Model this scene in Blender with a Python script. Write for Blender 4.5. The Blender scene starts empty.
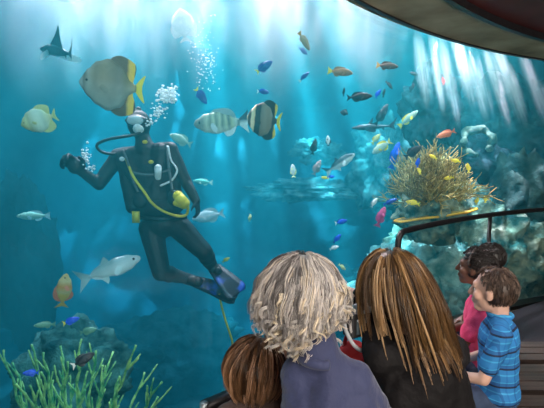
import bpy, bmesh, math, random
from mathutils import Vector, Matrix, noise, Quaternion

# ------------------------------------------------------------------ camera, world, lights, exposure
SC = bpy.context.scene
COL = SC.collection
PITCH = math.radians(5.9)
FPX = 427.0
EYE = Vector((0, 0, 1.6))
cam_d = bpy.data.cameras.new('camera')
cam_d.sensor_width = 36.0
cam_d.lens = 36.0 * FPX / 544.0
cam_d.clip_start = 0.05
cam = bpy.data.objects.new('camera', cam_d)
cam.location = EYE
cam.rotation_euler = (math.pi / 2 - PITCH, 0, 0)
COL.objects.link(cam)
SC.camera = cam

world = bpy.data.worlds.new('world')
world.use_nodes = True
world.node_tree.nodes['Background'].inputs[0].default_value = (0.25, 0.4, 0.5, 1)
world.node_tree.nodes['Background'].inputs[1].default_value = 0.02
SC.world = world

SC.view_settings.view_transform = 'Standard'
SC.view_settings.look = 'None'
SC.view_settings.exposure = 0.0
SC.view_settings.gamma = 1.0
SC.view_settings.use_curve_mapping = False
SC.cycles.use_denoising = True
SC.cycles.max_bounces = 8
SC.cycles.volume_bounces = 1
SC.cycles.transparent_max_bounces = 16
SC.cycles.sample_clamp_indirect = 6.0


def area_light(name, loc, rot, size, power, color):
    d = bpy.data.lights.new(name, 'AREA')
    d.shape = 'RECTANGLE'
    d.size, d.size_y = size
    d.energy = power
    d.color = color
    o = bpy.data.objects.new(name, d)
    o.location = loc
    o.rotation_euler = rot
    COL.objects.link(o)
    return o


def beam_lamp(name, loc, target, angle, power, color, scale, lo, hi, blend=0.6, radius=0.03, seed=0.0, stretch=1.0, floor=0.0):
    """A lamp above the water whose light is broken into shafts by the ripples (noise over its directions)."""
    d = bpy.data.lights.new(name, 'SPOT')
    d.energy = power
    d.color = color
    d.spot_size = angle
    d.spot_blend = blend
    d.shadow_soft_size = radius
    d.use_nodes = True
    nt = d.node_tree
    nt.nodes.clear()
    out = nt.nodes.new('ShaderNodeOutputLight')
    em = nt.nodes.new('ShaderNodeEmission')
    tc = nt.nodes.new('ShaderNodeTexCoord')
    sep = nt.nodes.new('ShaderNodeSeparateXYZ')
    nt.links.new(tc.outputs['Normal'], sep.inputs[0])
    absz = nt.nodes.new('ShaderNodeMath'); absz.operation = 'ABSOLUTE'
    nt.links.new(sep.outputs[2], absz.inputs[0])
    dx = nt.nodes.new('ShaderNodeMath'); dx.operation = 'DIVIDE'
    dy = nt.nodes.new('ShaderNodeMath'); dy.operation = 'DIVIDE'
    nt.links.new(sep.outputs[0], dx.inputs[0]); nt.links.new(absz.outputs[0], dx.inputs[1])
    nt.links.new(sep.outputs[1], dy.inputs[0]); nt.links.new(absz.outputs[0], dy.inputs[1])
    comb = nt.nodes.new('ShaderNodeCombineXYZ')
    nt.links.new(dx.outputs[0], comb.inputs[0])
    my = nt.nodes.new('ShaderNodeMath'); my.operation = 'MULTIPLY'; my.inputs[1].default_value = stretch
    nt.links.new(dy.outputs[0], my.inputs[0])
    nt.links.new(my.outputs[0], comb.inputs[1])
    comb.inputs[2].default_value = seed
    nz = nt.nodes.new('ShaderNodeTexNoise')
    nz.inputs['Scale'].default_value = scale
    nz.inputs['Detail'].default_value = 1.5
    nt.links.new(comb.outputs[0], nz.inputs['Vector'])
    mr = nt.nodes.new('ShaderNodeMapRange')
    mr.inputs[1].default_value = lo
    mr.inputs[2].default_value = hi
    mr.inputs[3].default_value = floor
    mr.inputs[4].default_value = 1.0
    nt.links.new(nz.outputs[0], mr.inputs[0])
    nt.links.new(mr.outputs[0], em.inputs['Strength'])
    nt.links.new(em.outputs[0], out.inputs[0])
    o = bpy.data.objects.new(name, d)
    o.location = loc
    o.rotation_euler = (Vector(target) - Vector(loc)).to_track_quat('-Z', 'Y').to_euler()
    COL.objects.link(o)
    return o


# daylight over the open tank, broken by the ripples into shafts, with added fills
area_light('tank_daylight', (0.5, 8.0, 8.2), (0, 0, 0), (18, 9), 120, (0.4, 0.85, 1.0))
beam_lamp('tank_beam_or_fill', (-1.4, 9.6, 13.0), (-1.4, 9.6, 0), math.radians(52), 100000, (0.5, 1.0, 0.93), 17, 0.53, 0.63, seed=1.0, stretch=0.25, floor=0.0)
beam_lamp('tank_beam_or_fill', (1.9, 7.2, 5.9), (2.2, 7.2, 0), math.radians(60), 11000, (1.0, 0.97, 1.0), 14, 0.50, 0.64, seed=9.0)
beam_lamp('tank_beam_or_fill', (2.7, 5.9, 5.2), (4.4, 6.0, 0), math.radians(60), 14000, (1.0, 0.50, 0.55), 16, 0.52, 0.62, seed=12.0)
area_light('tank_beam_or_fill', (2.75, 6.1, 3.45), (math.radians(12), 0, math.radians(20)), (1.6, 0.4), 85, (1.0, 1.0, 0.95))  # added fill hidden behind the header, brightens the reef rock
area_light('tank_beam_or_fill', (-1.6, 1.9, 4.6), (math.radians(35), 0, math.radians(10)), (3.5, 1.0), 125, (1.0, 0.97, 1.0))  # added fill that lights the fish near the glass from the front
area_light('tank_beam_or_fill', (2.2, 5.4, 4.8), (math.radians(30), 0, math.radians(25)), (3.5, 0.8), 150, (1.0, 0.97, 1.0))  # added fill for the fish and reef at the right
beam_lamp('tank_beam_or_fill', (-3.0, 5.6, 4.7), (-3.0, 5.6, 0), math.radians(130), 3600, (1.0, 0.55, 0.52), 5, 0.40, 0.60, seed=21.0, blend=1.0, floor=0.2)  # added reddish glow light, like the four below, whitens the bubble clouds
beam_lamp('tank_beam_or_fill', (-1.6, 5.4, 4.6), (-1.6, 5.4, 0), math.radians(130), 2600, (1.0, 0.55, 0.52), 5, 0.40, 0.60, seed=22.0, blend=1.0, floor=0.2)
beam_lamp('tank_beam_or_fill', (-0.85, 5.6, 4.7), (-0.85, 5.6, 0), math.radians(130), 1600, (1.0, 0.55, 0.52), 5, 0.40, 0.60, seed=23.0, blend=1.0, floor=0.2)
beam_lamp('tank_beam_or_fill', (0.08, 5.6, 4.6), (0.08, 5.6, 0), math.radians(130), 2600, (1.0, 0.55, 0.52), 5, 0.40, 0.60, seed=24.0, blend=1.0, floor=0.2)
beam_lamp('tank_beam_or_fill', (1.2, 5.9, 4.7), (1.2, 5.9, 0), math.radians(130), 2200, (1.0, 0.55, 0.52), 5, 0.40, 0.60, seed=25.0, blend=1.0, floor=0.2)
# room lamps over the visitors, and a soffit fill
area_light('room_lamp', (0.5, -0.5, 2.9), (math.radians(22), 0, 0), (1.6, 0.8), 75, (1.0, 0.93, 0.86))
area_light('room_lamp', (2.4, 1.6, 2.9), (math.radians(10), 0, 0), (0.8, 0.8), 34, (1.0, 0.95, 0.9))
area_light('soffit_fill', (1.8, -3.9, 1.5), (math.radians(140), 0, 0), (3.0, 0.5), 600, (1.0, 0.92, 0.8))  # added fill at the rear wall, aimed up to brighten the soffit

# ------------------------------------------------------------------ helpers
FWD = Vector((0, math.cos(PITCH), -math.sin(PITCH)))
UPV = Vector((0, math.sin(PITCH), math.cos(PITCH)))
RGT = Vector((1, 0, 0))
CEN = Vector((6.713, -1.607, 0))          # centre of the curved window in plan


def P(px, py, Y):
    d = FWD + RGT * ((px - 272) / FPX) + UPV * ((204 - py) / FPX)
    return EYE + d * (Y / d.y)


def mpp(Y):
    return Y / FPX


def tag(o, label=None, cat=None, group=None, kind=None):
    if label: o['label'] = label
    if cat: o['category'] = cat
    if group: o['group'] = group
    if kind: o['kind'] = kind
    return o


def empty(name, loc, label, cat, group=None):
    o = bpy.data.objects.new(name, None)
    o.location = loc
    o.empty_display_size = 0.05
    COL.objects.link(o)
    return tag(o, label, cat, group)


def mesh_obj(name, verts, faces, m, parent=None, smooth=True, world=True):
    me = bpy.data.meshes.new(name)
    me.from_pydata([tuple(v) for v in verts], [], faces)
    me.update()
    if smooth:
        me.polygons.foreach_set('use_smooth', [True] * len(me.polygons))
    return link(name, me, m, parent, world)


def link(name, me, m, parent=None, world=True):
    o = bpy.data.objects.new(name, me)
    if m is not None:
        me.materials.clear()
        me.materials.append(m)
    COL.objects.link(o)
    if parent is not None:
        o.parent = parent
        if world:      # geometry given in world space: keep it there
            o.matrix_parent_inverse = parent_matrix(parent).inverted()
    return o


def parent_matrix(p):
    m = p.matrix_basis.copy()
    if p.parent is not None:
        m = parent_matrix(p.parent) @ p.matrix_parent_inverse @ m
    return m


class MB:
    def __init__(self):
        self.v, self.f, self.t = [], [], []

    def tube(self, pts, radii, sides=6, tone=0.0, cap=True):
        pts = [Vector(p) for p in pts]
        n = len(pts)
        if not hasattr(radii, '__len__'): radii = [radii] * n
        base = len(self.v)
        t0 = (pts[1] - pts[0]).normalized()
        a = Vector((0, 0, 1)) if abs(t0.z) < 0.9 else Vector((1, 0, 0))
        u = t0.cross(a).normalized()
        for i, p in enumerate(pts):
            t = (pts[min(i + 1, n - 1)] - pts[max(i - 1, 0)])
            if t.length < 1e-9: t = t0
            t.normalize()
            u = (u - t * u.dot(t))
            if u.length < 1e-6: u = t.orthogonal()
            u.normalize()
            w = t.cross(u)
            for k in range(sides):
                an = 2 * math.pi * k / sides
                self.v.append(p + (u * math.cos(an) + w * math.sin(an)) * radii[i])
                self.t.append(tone)
        for i in range(n - 1):
            for k in range(sides):
                a0 = base + i * sides + k
                a1 = base + i * sides + (k + 1) % sides
                self.f.append((a0, a1, a1 + sides, a0 + sides))
        if cap:
            self.f.append(tuple(base + k for k in range(sides))[::-1])
            self.f.append(tuple(base + (n - 1) * sides + k for k in range(sides)))

    def box(self, c, h, rot=None):
        b = len(self.v)
        for sx in (-1, 1):
            for sy in (-1, 1):
                for sz in (-1, 1):
                    q = Vector((sx * h[0], sy * h[1], sz * h[2]))
                    if rot: q = rot @ q
                    self.v.append(Vector(c) + q); self.t.append(0)
        for f in ((0, 1, 3, 2), (4, 6, 7, 5), (0, 4, 5, 1), (2, 3, 7, 6), (0, 2, 6, 4), (1, 5, 7, 3)):
            self.f.append(tuple(b + i for i in f))

    def ell(self, c, r, rot=None, nu=16, nv=10, tone=0.0, warp=None):
        b = len(self.v)
        c = Vector(c)
        for j in range(1, nv):
            ph = math.pi * j / nv
            for i in range(nu):
                th = 2 * math.pi * i / nu
                q = Vector((r[0] * math.sin(ph) * math.cos(th), r[1] * math.sin(ph) * math.sin(th), r[2] * math.cos(ph)))
                if rot: q = rot @ q
                self.v.append(c + q); self.t.append(tone)
        top = Vector((0, 0, r[2])); bot = Vector((0, 0, -r[2]))
        if rot: top = rot @ top; bot = rot @ bot
        it = len(self.v); self.v.append(c + top); self.t.append(tone)
        ib = len(self.v); self.v.append(c + bot); self.t.append(tone)
        for j in range(nv - 2):
            for i in range(nu):
                a0 = b + j * nu + i; a1 = b + j * nu + (i + 1) % nu
                self.f.append((a0, a0 + nu, a1 + nu, a1))
        for i in range(nu):
            self.f.append((it, b + i, b + (i + 1) % nu))
            e = b + (nv - 2) * nu
            self.f.append((ib, e + (i + 1) % nu, e + i))

    def cap(self, p0, r0, p1, r1, n=10):
        """tapered capsule as a chain of spheres' hull: a cone with ball ends"""
        p0, p1 = Vector(p0), Vector(p1)
        self.ell(p0, (r0,) * 3, nu=12, nv=8)
        self.ell(p1, (r1,) * 3, nu=12, nv=8)
        if (p1 - p0).length > 1e-5:
            self.tube([p0, p1], [r0, r1], 12)

    def build(self, name, m, parent=None, smooth=True, world=True):
        o = mesh_obj(name, self.v, self.f, m, parent, smooth, world)
        if any(self.t):
            at = o.data.attributes.new('tone', 'FLOAT', 'POINT')
            at.data.foreach_set('value', self.t)
        return o

    def fuse(self, name, m, parent=None, voxel=0.008, smooth_it=3, rough=0.0, rscale=12.0):
        """one continuous skin over all the pieces"""
        o = mesh_obj(name, self.v, self.f, None)
        md = o.modifiers.new('r', 'REMESH'); md.mode = 'VOXEL'; md.voxel_size = voxel
        if smooth_it:
            ms = o.modifiers.new('s', 'SMOOTH'); ms.factor = 0.5; ms.iterations = smooth_it
        dg = bpy.context.evaluated_depsgraph_get()
        me = bpy.data.meshes.new_from_object(o.evaluated_get(dg))
        old = o.data
        bpy.data.objects.remove(o); bpy.data.meshes.remove(old)
        me.name = name
        if rough:
            nrm = [v.normal.copy() for v in me.vertices]
            for v, n in zip(me.vertices, nrm):
                k = noise.noise(v.co * rscale) + 0.5 * noise.noise(v.co * rscale * 2.3 + Vector((3, 1, 7)))
                v.co = v.co + n * k * rough
        me.polygons.foreach_set('use_smooth', [True] * len(me.polygons))
        return link(name, me, m, parent)


# ------------------------------------------------------------------ materials
def new_mat(name):
    m = bpy.data.materials.new(name)
    m.use_nodes = True
    nt = m.node_tree
    return m, nt, nt.nodes['Principled BSDF'], nt.links


def rgba(c):
    return (c[0], c[1], c[2], 1.0)


def pmat(name, c1, c2=None, scale=8.0, rough=0.6, bump=0.0, bscale=None, detail=4.0, metallic=0.0, spec=0.5, lo=0.35, hi=0.65, stretch=None, sheen=0.0):
    m, nt, b, L = new_mat(name)
    b.inputs['Roughness'].default_value = rough
    b.inputs['Metallic'].default_value = metallic
    b.inputs['Specular IOR Level'].default_value = spec
    if sheen: b.inputs['Sheen Weight'].default_value = sheen
    tc = nt.nodes.new('ShaderNodeTexCoord')
    mp = nt.nodes.new('ShaderNodeMapping')
    if stretch: mp.inputs['Scale'].default_value = stretch
    L.new(tc.outputs['Object'], mp.inputs[0])
    nz = nt.nodes.new('ShaderNodeTexNoise')
    nz.inputs['Scale'].default_value = scale
    nz.inputs['Detail'].default_value = detail
    L.new(mp.outputs[0], nz.inputs['Vector'])
    cr = nt.nodes.new('ShaderNodeValToRGB')
    cr.color_ramp.elements[0].position = lo
    cr.color_ramp.elements[1].position = hi
    cr.color_ramp.elements[0].color = rgba(c1)
    cr.color_ramp.elements[1].color = rgba(c2 or tuple(min(1, x * 1.25 + 0.01) for x in c1))
    L.new(nz.outputs[0], cr.inputs[0])
    L.new(cr.outputs[0], b.inputs['Base Color'])
    if bump:
        n2 = nt.nodes.new('ShaderNodeTexNoise')
        n2.inputs['Scale'].default_value = bscale or scale * 3
        n2.inputs['Detail'].default_value = 5
        L.new(mp.outputs[0], n2.inputs['Vector'])
        bp = nt.nodes.new('ShaderNodeBump')
        bp.inputs['Strength'].default_value = bump
        bp.inputs['Distance'].default_value = 0.05 if 'rock' in name else 0.02
        L.new(n2.outputs[0], bp.inputs['Height'])
        L.new(bp.outputs[0], b.inputs['Normal'])
    return m


def hair_mat(name, stops, rough=0.42):
    m, nt, b, L = new_mat(name)
    b.inputs['Roughness'].default_value = rough
    at = nt.nodes.new('ShaderNodeAttribute'); at.attribute_name = 'tone'
    cr = nt.nodes.new('ShaderNodeValToRGB')
    e = cr.color_ramp.elements
    while len(e) < len(stops): e.new(0.5)
    for i, (p, c) in enumerate(stops):
        e[i].position = p; e[i].color = rgba(c)
    L.new(at.outputs['Fac'], cr.inputs[0])
    L.new(cr.outputs[0], b.inputs['Base Color'])
    return m


def fish_mat(name, xs, belly=None, bz=(-0.12, 0.0), rough=0.45, interp='LINEAR', spots=0.0):
    """colours along the fish (x from tail -0.5 to snout 0.5), with an optional paler belly"""
    m, nt, b, L = new_mat(name)
    b.inputs['Roughness'].default_value = rough
    tc = nt.nodes.new('ShaderNodeTexCoord')
    sep = nt.nodes.new('ShaderNodeSeparateXYZ')
    L.new(tc.outputs['Object'], sep.inputs[0])
    nz = nt.nodes.new('ShaderNodeTexNoise'); nz.inputs['Scale'].default_value = 9.0
    L.new(tc.outputs['Object'], nz.inputs['Vector'])
    w = nt.nodes.new('ShaderNodeMath'); w.operation = 'MULTIPLY_ADD'; w.inputs[1].default_value = 0.05
    L.new(nz.outputs[0], w.inputs[0]); L.new(sep.outputs[0], w.inputs[2])
    ad = nt.nodes.new('ShaderNodeMath'); ad.operation = 'ADD'; ad.inputs[1].default_value = 0.475
    L.new(w.outputs[0], ad.inputs[0])
    cr = nt.nodes.new('ShaderNodeValToRGB'); cr.color_ramp.interpolation = interp
    e = cr.color_ramp.elements
    while len(e) < len(xs): e.new(0.5)
    for i, (p, c) in enumerate(sorted(xs)):
        e[i].position = p + 0.5; e[i].color = rgba(c)
    L.new(ad.outputs[0], cr.inputs[0])
    last = cr.outputs[0]
    if belly:
        mr = nt.nodes.new('ShaderNodeMapRange')
        mr.inputs[1].default_value = bz[0]; mr.inputs[2].default_value = bz[1]
        L.new(sep.outputs[2], mr.inputs[0])
        mx = nt.nodes.new('ShaderNodeMix'); mx.data_type = 'RGBA'
        L.new(mr.outputs[0], mx.inputs[0])
        mx.inputs[6].default_value = rgba(belly)
        L.new(last, mx.inputs[7])
        last = mx.outputs[2]
    if spots:
        n3 = nt.nodes.new('ShaderNodeTexNoise'); n3.inputs['Scale'].default_value = 26
        L.new(tc.outputs['Object'], n3.inputs['Vector'])
        mx = nt.nodes.new('ShaderNodeMix'); mx.data_type = 'RGBA'; mx.blend_type = 'MULTIPLY'
        mx.inputs[0].default_value = spots
        L.new(last, mx.inputs[6]); L.new(n3.outputs[0], mx.inputs[7])
        last = mx.outputs[2]
    L.new(last, b.inputs['Base Color'])
    return m


M = {}
M['black_metal'] = pmat('black metal', (0.012, 0.012, 0.014), (0.02, 0.02, 0.022), 20, 0.35)
M['concrete'] = pmat('concrete', (0.14, 0.12, 0.07), (0.46, 0.41, 0.27), 1.6, 0.8, 0.25, 14, detail=8, lo=0.3, hi=0.7)
M['maroon'] = pmat('maroon paint', (0.09, 0.014, 0.016), (0.13, 0.024, 0.024), 3, 0.6)
M['carpet'] = pmat('carpet', (0.02, 0.022, 0.03), (0.04, 0.04, 0.05), 60, 0.95, 0.3, 200)
M['roomwall'] = pmat('room wall', (0.06, 0.035, 0.03), (0.09, 0.05, 0.045), 2, 0.8)
M['ledge'] = pmat('pale stone', (0.45, 0.38, 0.37), (0.62, 0.55, 0.54), 12, 0.7, 0.1)
M['rock'] = pmat('rock', (0.006, 0.022, 0.022), (0.05, 0.085, 0.07), 3.3, 0.95, 0.9, 9, detail=10, lo=0.36, hi=0.72, spec=0.1)
M['rock_dark'] = pmat('dark rock', (0.004, 0.010, 0.014), (0.02, 0.04, 0.045), 3.5, 0.95, 0.9, 9, detail=10, spec=0.1)
M['rock_reef'] = pmat('encrusted rock', (0.03, 0.11, 0.10), (0.45, 0.50, 0.34), 4.2, 0.95, 1.0, 10, detail=10, lo=0.38, hi=0.70, spec=0.1)
M['rock_blue'] = pmat('blue rock', (0.006, 0.035, 0.045), (0.05, 0.15, 0.15), 4.5, 0.95, 0.9, 11, detail=10, spec=0.1)
M['rock_pale'] = pmat('pale rock', (0.03, 0.12, 0.13), (0.30, 0.45, 0.40), 4.5, 0.95, 0.9, 11, detail=10, spec=0.1)
M['rock_teal'] = pmat('teal rock', (0.10, 0.30, 0.28), (0.60, 0.78, 0.66), 4.0, 0.95, 0.9, 11, detail=10, spec=0.1, lo=.4, hi=.7)
M['rock_mound'] = pmat('mound rock', (0.01, 0.06, 0.07), (0.14, 0.36, 0.33), 6, 0.95, 0.9, 14, detail=10, spec=0.1)
M['sand'] = pmat('sand', (0.03, 0.07, 0.07), (0.12, 0.17, 0.16), 1.2, 0.9, 0.5, 20)
M['backwall'] = pmat('tank back rock', (0.04, 0.16, 0.2), (0.16, 0.4, 0.44), 0.7, 0.9, 0.6, 3, detail=8)


def water_mat():
    m = bpy.data.materials.new('water')
    m.use_nodes = True
    nt = m.node_tree
    nt.nodes.clear()
    out = nt.nodes.new('ShaderNodeOutputMaterial')
    sc = nt.nodes.new('ShaderNodeVolumeScatter')
    sc.inputs['Color'].default_value = (0.07, 0.80, 0.93, 1)
    sc.inputs['Density'].default_value = 0.062
    sc.inputs['Anisotropy'].default_value = 0.15
    ab = nt.nodes.new('ShaderNodeVolumeAbsorption')
    ab.inputs['Color'].default_value = (0.0, 0.58, 0.74, 1)
    ab.inputs['Density'].default_value = 0.26
    ad = nt.nodes.new('ShaderNodeAddShader')
    nt.links.new(sc.outputs[0], ad.inputs[0]); nt.links.new(ab.outputs[0], ad.inputs[1])
    nt.links.new(ad.outputs[0], out.inputs['Volume'])
    return m


def glass_mat():
    m = bpy.data.materials.new('acrylic')
    m.use_nodes = True
    nt = m.node_tree
    nt.nodes.clear()
    out = nt.nodes.new('ShaderNodeOutputMaterial')
    tr = nt.nodes.new('ShaderNodeBsdfTransparent')
    tr.inputs[0].default_value = (0.97, 0.99, 0.99, 1)
    gl = nt.nodes.new('ShaderNodeBsdfGlossy'); gl.inputs['Roughness'].default_value = 0.02
    fr = nt.nodes.new('ShaderNodeFresnel'); fr.inputs['IOR'].default_value = 1.12
    mx = nt.nodes.new('ShaderNodeMixShader')
    nt.links.new(fr.outputs[0], mx.inputs[0])
    nt.links.new(tr.outputs[0], mx.inputs[1]); nt.links.new(gl.outputs[0], mx.inputs[2])
    nt.links.new(mx.outputs[0], out.inputs['Surface'])
    return m


M['water'] = water_mat()
M['glass'] = glass_mat()


# ------------------------------------------------------------------ the setting
def arc(R, n=48, a0=168.0, a1=60.0):
    return [Vector((CEN.x + R * math.cos(math.radians(a0 + (a1 - a0) * i / n)), CEN.y + R * math.sin(math.radians(a0 + (a1 - a0) * i / n)), 0)) for i in range(n + 1)]


def arc_wall(name, R0, R1, z0, z1, m, label=None, n=64, a0=168.0, a1=60.0):
    A, B = arc(R0, n, a0, a1), arc(R1, n, a0, a1)
    v, f = [], []
    for i in range(n + 1):
        v += [A[i] + Vector((0, 0, z0)), B[i] + Vector((0, 0, z0)), B[i] + Vector((0, 0, z1)), A[i] + Vector((0, 0, z1))]
    for i in range(n):
        b = 4 * i
        for k in range(4):
            f.append((b + k, b + (k + 1) % 4, b + 4 + (k + 1) % 4, b + 4 + k))
    f.append((3, 2, 1, 0)); f.append((4 * n, 4 * n + 1, 4 * n + 2, 4 * n + 3))
    o = mesh_obj(name, v, f, m, smooth=False)
    return tag(o, label, kind='structure')


def prism(name, poly, z0, z1, m, kind='structure'):
    n = len(poly)
    v = [Vector((p[0], p[1], z0)) for p in poly] + [Vector((p[0], p[1], z1)) for p in poly]
    f = [tuple(range(n))[::-1], tuple(range(n, 2 * n))]
    for i in range(n):
        f.append((i, (i + 1) % n, n + (i + 1) % n, n + i))
    o = mesh_obj(name, v, f, m, smooth=False)
    return tag(o, kind=kind)


def box_struct(name, lo, hi, m):
    mb = MB()
    c = [(a + b) / 2 for a, b in zip(lo, hi)]
    mb.box(c, [(b - a) / 2 for a, b in zip(lo, hi)])
    return tag(mb.build(name, m, smooth=False), kind='structure')


TOP = 5.6
BOT = -3.6
GA = arc(8.16, 48)
tank_poly = [(p.x, p.y) for p in GA] + [(12.0, GA[-1].y), (12.0, 12.5), (-9.0, 12.5), (-9.0, GA[0].y)]
water = prism('water', tank_poly, BOT, TOP, M['water'], 'structure')
tag(water, 'clear teal water filling the tank behind the curved window')
arc_wall('window_1', 8.05, 8.14, -0.42, 2.96, M['glass'], 'curved clear acrylic viewing window of the tank')
arc_wall('trim_1', 7.96, 8.0, 2.885, 2.92, M['black_metal'], 'black frame along the top of the curved window')
arc_wall('trim_2', 7.98, 8.15, -0.42, -0.37, M['black_metal'], 'black frame along the foot of the curved window')
arc_wall('wall_front', 7.94, 8.15, -3.5, -0.42, M['concrete'], 'low concrete kerb under the curved window')
arc_wall('ceiling_band', 7.45, 7.98, 2.9, 3.2, M['concrete'], 'curved tan concrete soffit over the top of the window')
arc_wall('trim_3', 7.41, 7.46, 2.89, 3.0, M['black_metal'], 'black edge strip between the soffit and the maroon ceiling')
arc_wall('wall_header', 7.98, 8.15, 2.96, 6.0, M['concrete'], 'concrete wall above the curved window')
ceil_poly = [(p.x, p.y) for p in arc(7.42, 48)] + [(11, 4.8), (11, -4.0), (-1.6, -4.0), (-1.6, -0.1)]
prism('ceiling', ceil_poly, 2.96, 3.1, M['maroon'])
prism('floor', [(p.x, p.y) for p in arc(8.16, 48)] + [(11, 5.4), (11, -4.0), (-1.6, -4.0)], -0.7, -0.55, M['carpet'])
tier_poly = [(p.x, p.y) for p in arc(7.3, 48)] + [(11, 4.5), (11, -4.0), (-1.25, -4.0), (-1.25, 0.1), (-0.55, 0.12)]
prism('floor_tier', [(p[0], p[1]) for p in tier_poly if not (p[0] < -0.5 and 0.12 > p[1] > 0.1)], -0.55, 0.0, M['carpet'])
box_struct('wall_rear', (-1.7, -4.2, -0.1), (11.2, -4.0, 3.2), M['roomwall'])
box_struct('wall_left', (-1.75, -4.0, -0.1), (-1.25, 0.1, 3.2), M['roomwall'])
box_struct('wall_right', (11.0, -4.0, -0.1), (11.2, 5.4, 3.2), M['roomwall'])


def rough_grid(name, o, ux, uy, nx, ny, amp, sc, m, nrm, seed=0.0):
    v, f = [], []
    o, ux, uy, nrm = Vector(o), Vector(ux), Vector(uy), Vector(nrm)
    for j in range(ny + 1):
        for i in range(nx + 1):
            p = o + ux * (i / nx) + uy * (j / ny)
            q = p * sc + Vector((seed, 0, 0))
            h = noise.fractal(q, 0.9, 2.1, 5, noise_basis='PERLIN_ORIGINAL')
            v.append(p + nrm * h * amp)
    for j in range(ny):
        for i in range(nx):
            a = j * (nx + 1) + i
            f.append((a, a + 1, a + nx + 2, a + nx + 1))
    return tag(mesh_obj(name, v, f, m), kind='structure')


rough_grid('wall_back', (-9, 12.0, -3.6), (21, 0, 0), (0, 0, 9.6), 110, 44, 0.7, 0.45, M['backwall'], (0, -1, 0))
rough_grid('wall_side', (-8.6, 0, -3.6), (0, 12.5, 0), (0, 0, 9.6), 60, 40, 0.6, 0.5, M['backwall'], (1, 0, 0), 5)
rough_grid('wall_far_side', (11.6, 5.4, -3.6), (0, 7, 0), (0, 0, 9.6), 40, 40, 0.6, 0.5, M['backwall'], (-1, 0, 0), 9)
rough_grid('ground', (-9, -0.4, -3.4), (21, 0, 0), (0, 12.9, 0), 110, 70, 0.25, 0.6, M['sand'], (0, 0, 1), 2)
#@@STAGE2
# ------------------------------------------------------------------ churned white bubbles under the surface, and slanting white streaks
def plume_mat(dens=1.15):
    m = bpy.data.materials.new('bubbles and white streaks')
    m.use_nodes = True
    nt = m.node_tree; nt.nodes.clear(); L = nt.links
    out = nt.nodes.new('ShaderNodeOutputMaterial')
    vs = nt.nodes.new('ShaderNodeVolumeScatter'); vs.inputs['Color'].default_value = (.97, .97, .97, 1); vs.inputs['Anisotropy'].default_value = 0.2
    tc = nt.nodes.new('ShaderNodeTexCoord')
    ln = nt.nodes.new('ShaderNodeVectorMath'); ln.operation = 'LENGTH'
    L.new(tc.outputs['Object'], ln.inputs[0])
    mr = nt.nodes.new('ShaderNodeMapRange'); mr.interpolation_type = 'SMOOTHSTEP'
    mr.inputs[1].default_value = 1.0; mr.inputs[2].default_value = 0.1; mr.inputs[3].default_value = 0; mr.inputs[4].default_value = 1
    L.new(ln.outputs['Value'], mr.inputs[0])
    mp = nt.nodes.new('ShaderNodeMapping'); mp.inputs['Scale'].default_value = (2.2, 2.2, 0.9)
    oi = nt.nodes.new('ShaderNodeObjectInfo')
    L.new(tc.outputs['Object'], mp.inputs[0]); L.new(oi.outputs['Location'], mp.inputs['Location'])
    nz = nt.nodes.new('ShaderNodeTexNoise'); nz.inputs['Scale'].default_value = 1.6; nz.inputs['Detail'].default_value = 3
    L.new(mp.outputs[0], nz.inputs['Vector'])
    m2 = nt.nodes.new('ShaderNodeMapRange'); m2.inputs[1].default_value = .38; m2.inputs[2].default_value = .65
    L.new(nz.outputs[0], m2.inputs[0])
    mu = nt.nodes.new('ShaderNodeMath'); mu.operation = 'MULTIPLY'
    L.new(mr.outputs[0], mu.inputs[0]); L.new(m2.outputs[0], mu.inputs[1])
    m3 = nt.nodes.new('ShaderNodeMath'); m3.operation = 'MULTIPLY'; m3.inputs[1].default_value = dens
    L.new(mu.outputs[0], m3.inputs[0]); L.new(m3.outputs[0], vs.inputs['Density'])
    L.new(vs.outputs[0], out.inputs['Volume'])
    return m


PL = plume_mat()
for (px, py, Y, rx, rz, where) in ((128, -4, 5.4, .85, 1.65, 'above the diver'), (196, 0, 5.6, .55, 1.35, 'over the fine bubble column'), (276, -4, 5.6, .9, 1.6, 'in the middle of the top edge'),
                                   (362, 5, 5.9, .75, 1.4, 'beside the concrete soffit'), (45, -5, 5.6, 1.1, 1.6, 'at the upper left')):
    mb = MB(); mb.ell((0, 0, 0), (1, 1, 1), nu=24, nv=16)
    o = mb.build('bubble_plume', PL)
    o.location = P(px, py, Y); o.scale = (rx, .6, rz)
    tag(o, 'white churned bubble cloud at the surface ' + where, 'bubbles', kind='stuff')
SL = plume_mat(6.5)
rng = random.Random(77)
for k in range(22):
    px = 416 + k * 6 + rng.uniform(-3, 3)
    py = 62 + (px - 414) * .16 + rng.uniform(-10, 12)
    L_ = rng.uniform(34, 58)
    Y = rng.uniform(6.3, 6.9) + max(0, px - 470) * .006
    mb = MB(); mb.ell((0, 0, 0), (1, 1, 1), nu=16, nv=12)
    o = mb.build('white_streak', SL)  # white scattering volume, stretched into a slanting streak below
    o.location = P(px, py, Y)
    o.scale = (rng.uniform(.05, .11), .14, L_ * mpp(Y))
    o.rotation_euler = (0, math.radians(-(8 + (px - 414) * .14)), 0)
    tag(o, 'thin white streak slanting down below the soffit', 'bubbles', 'white streaks in front of the right reef', 'stuff')

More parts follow.
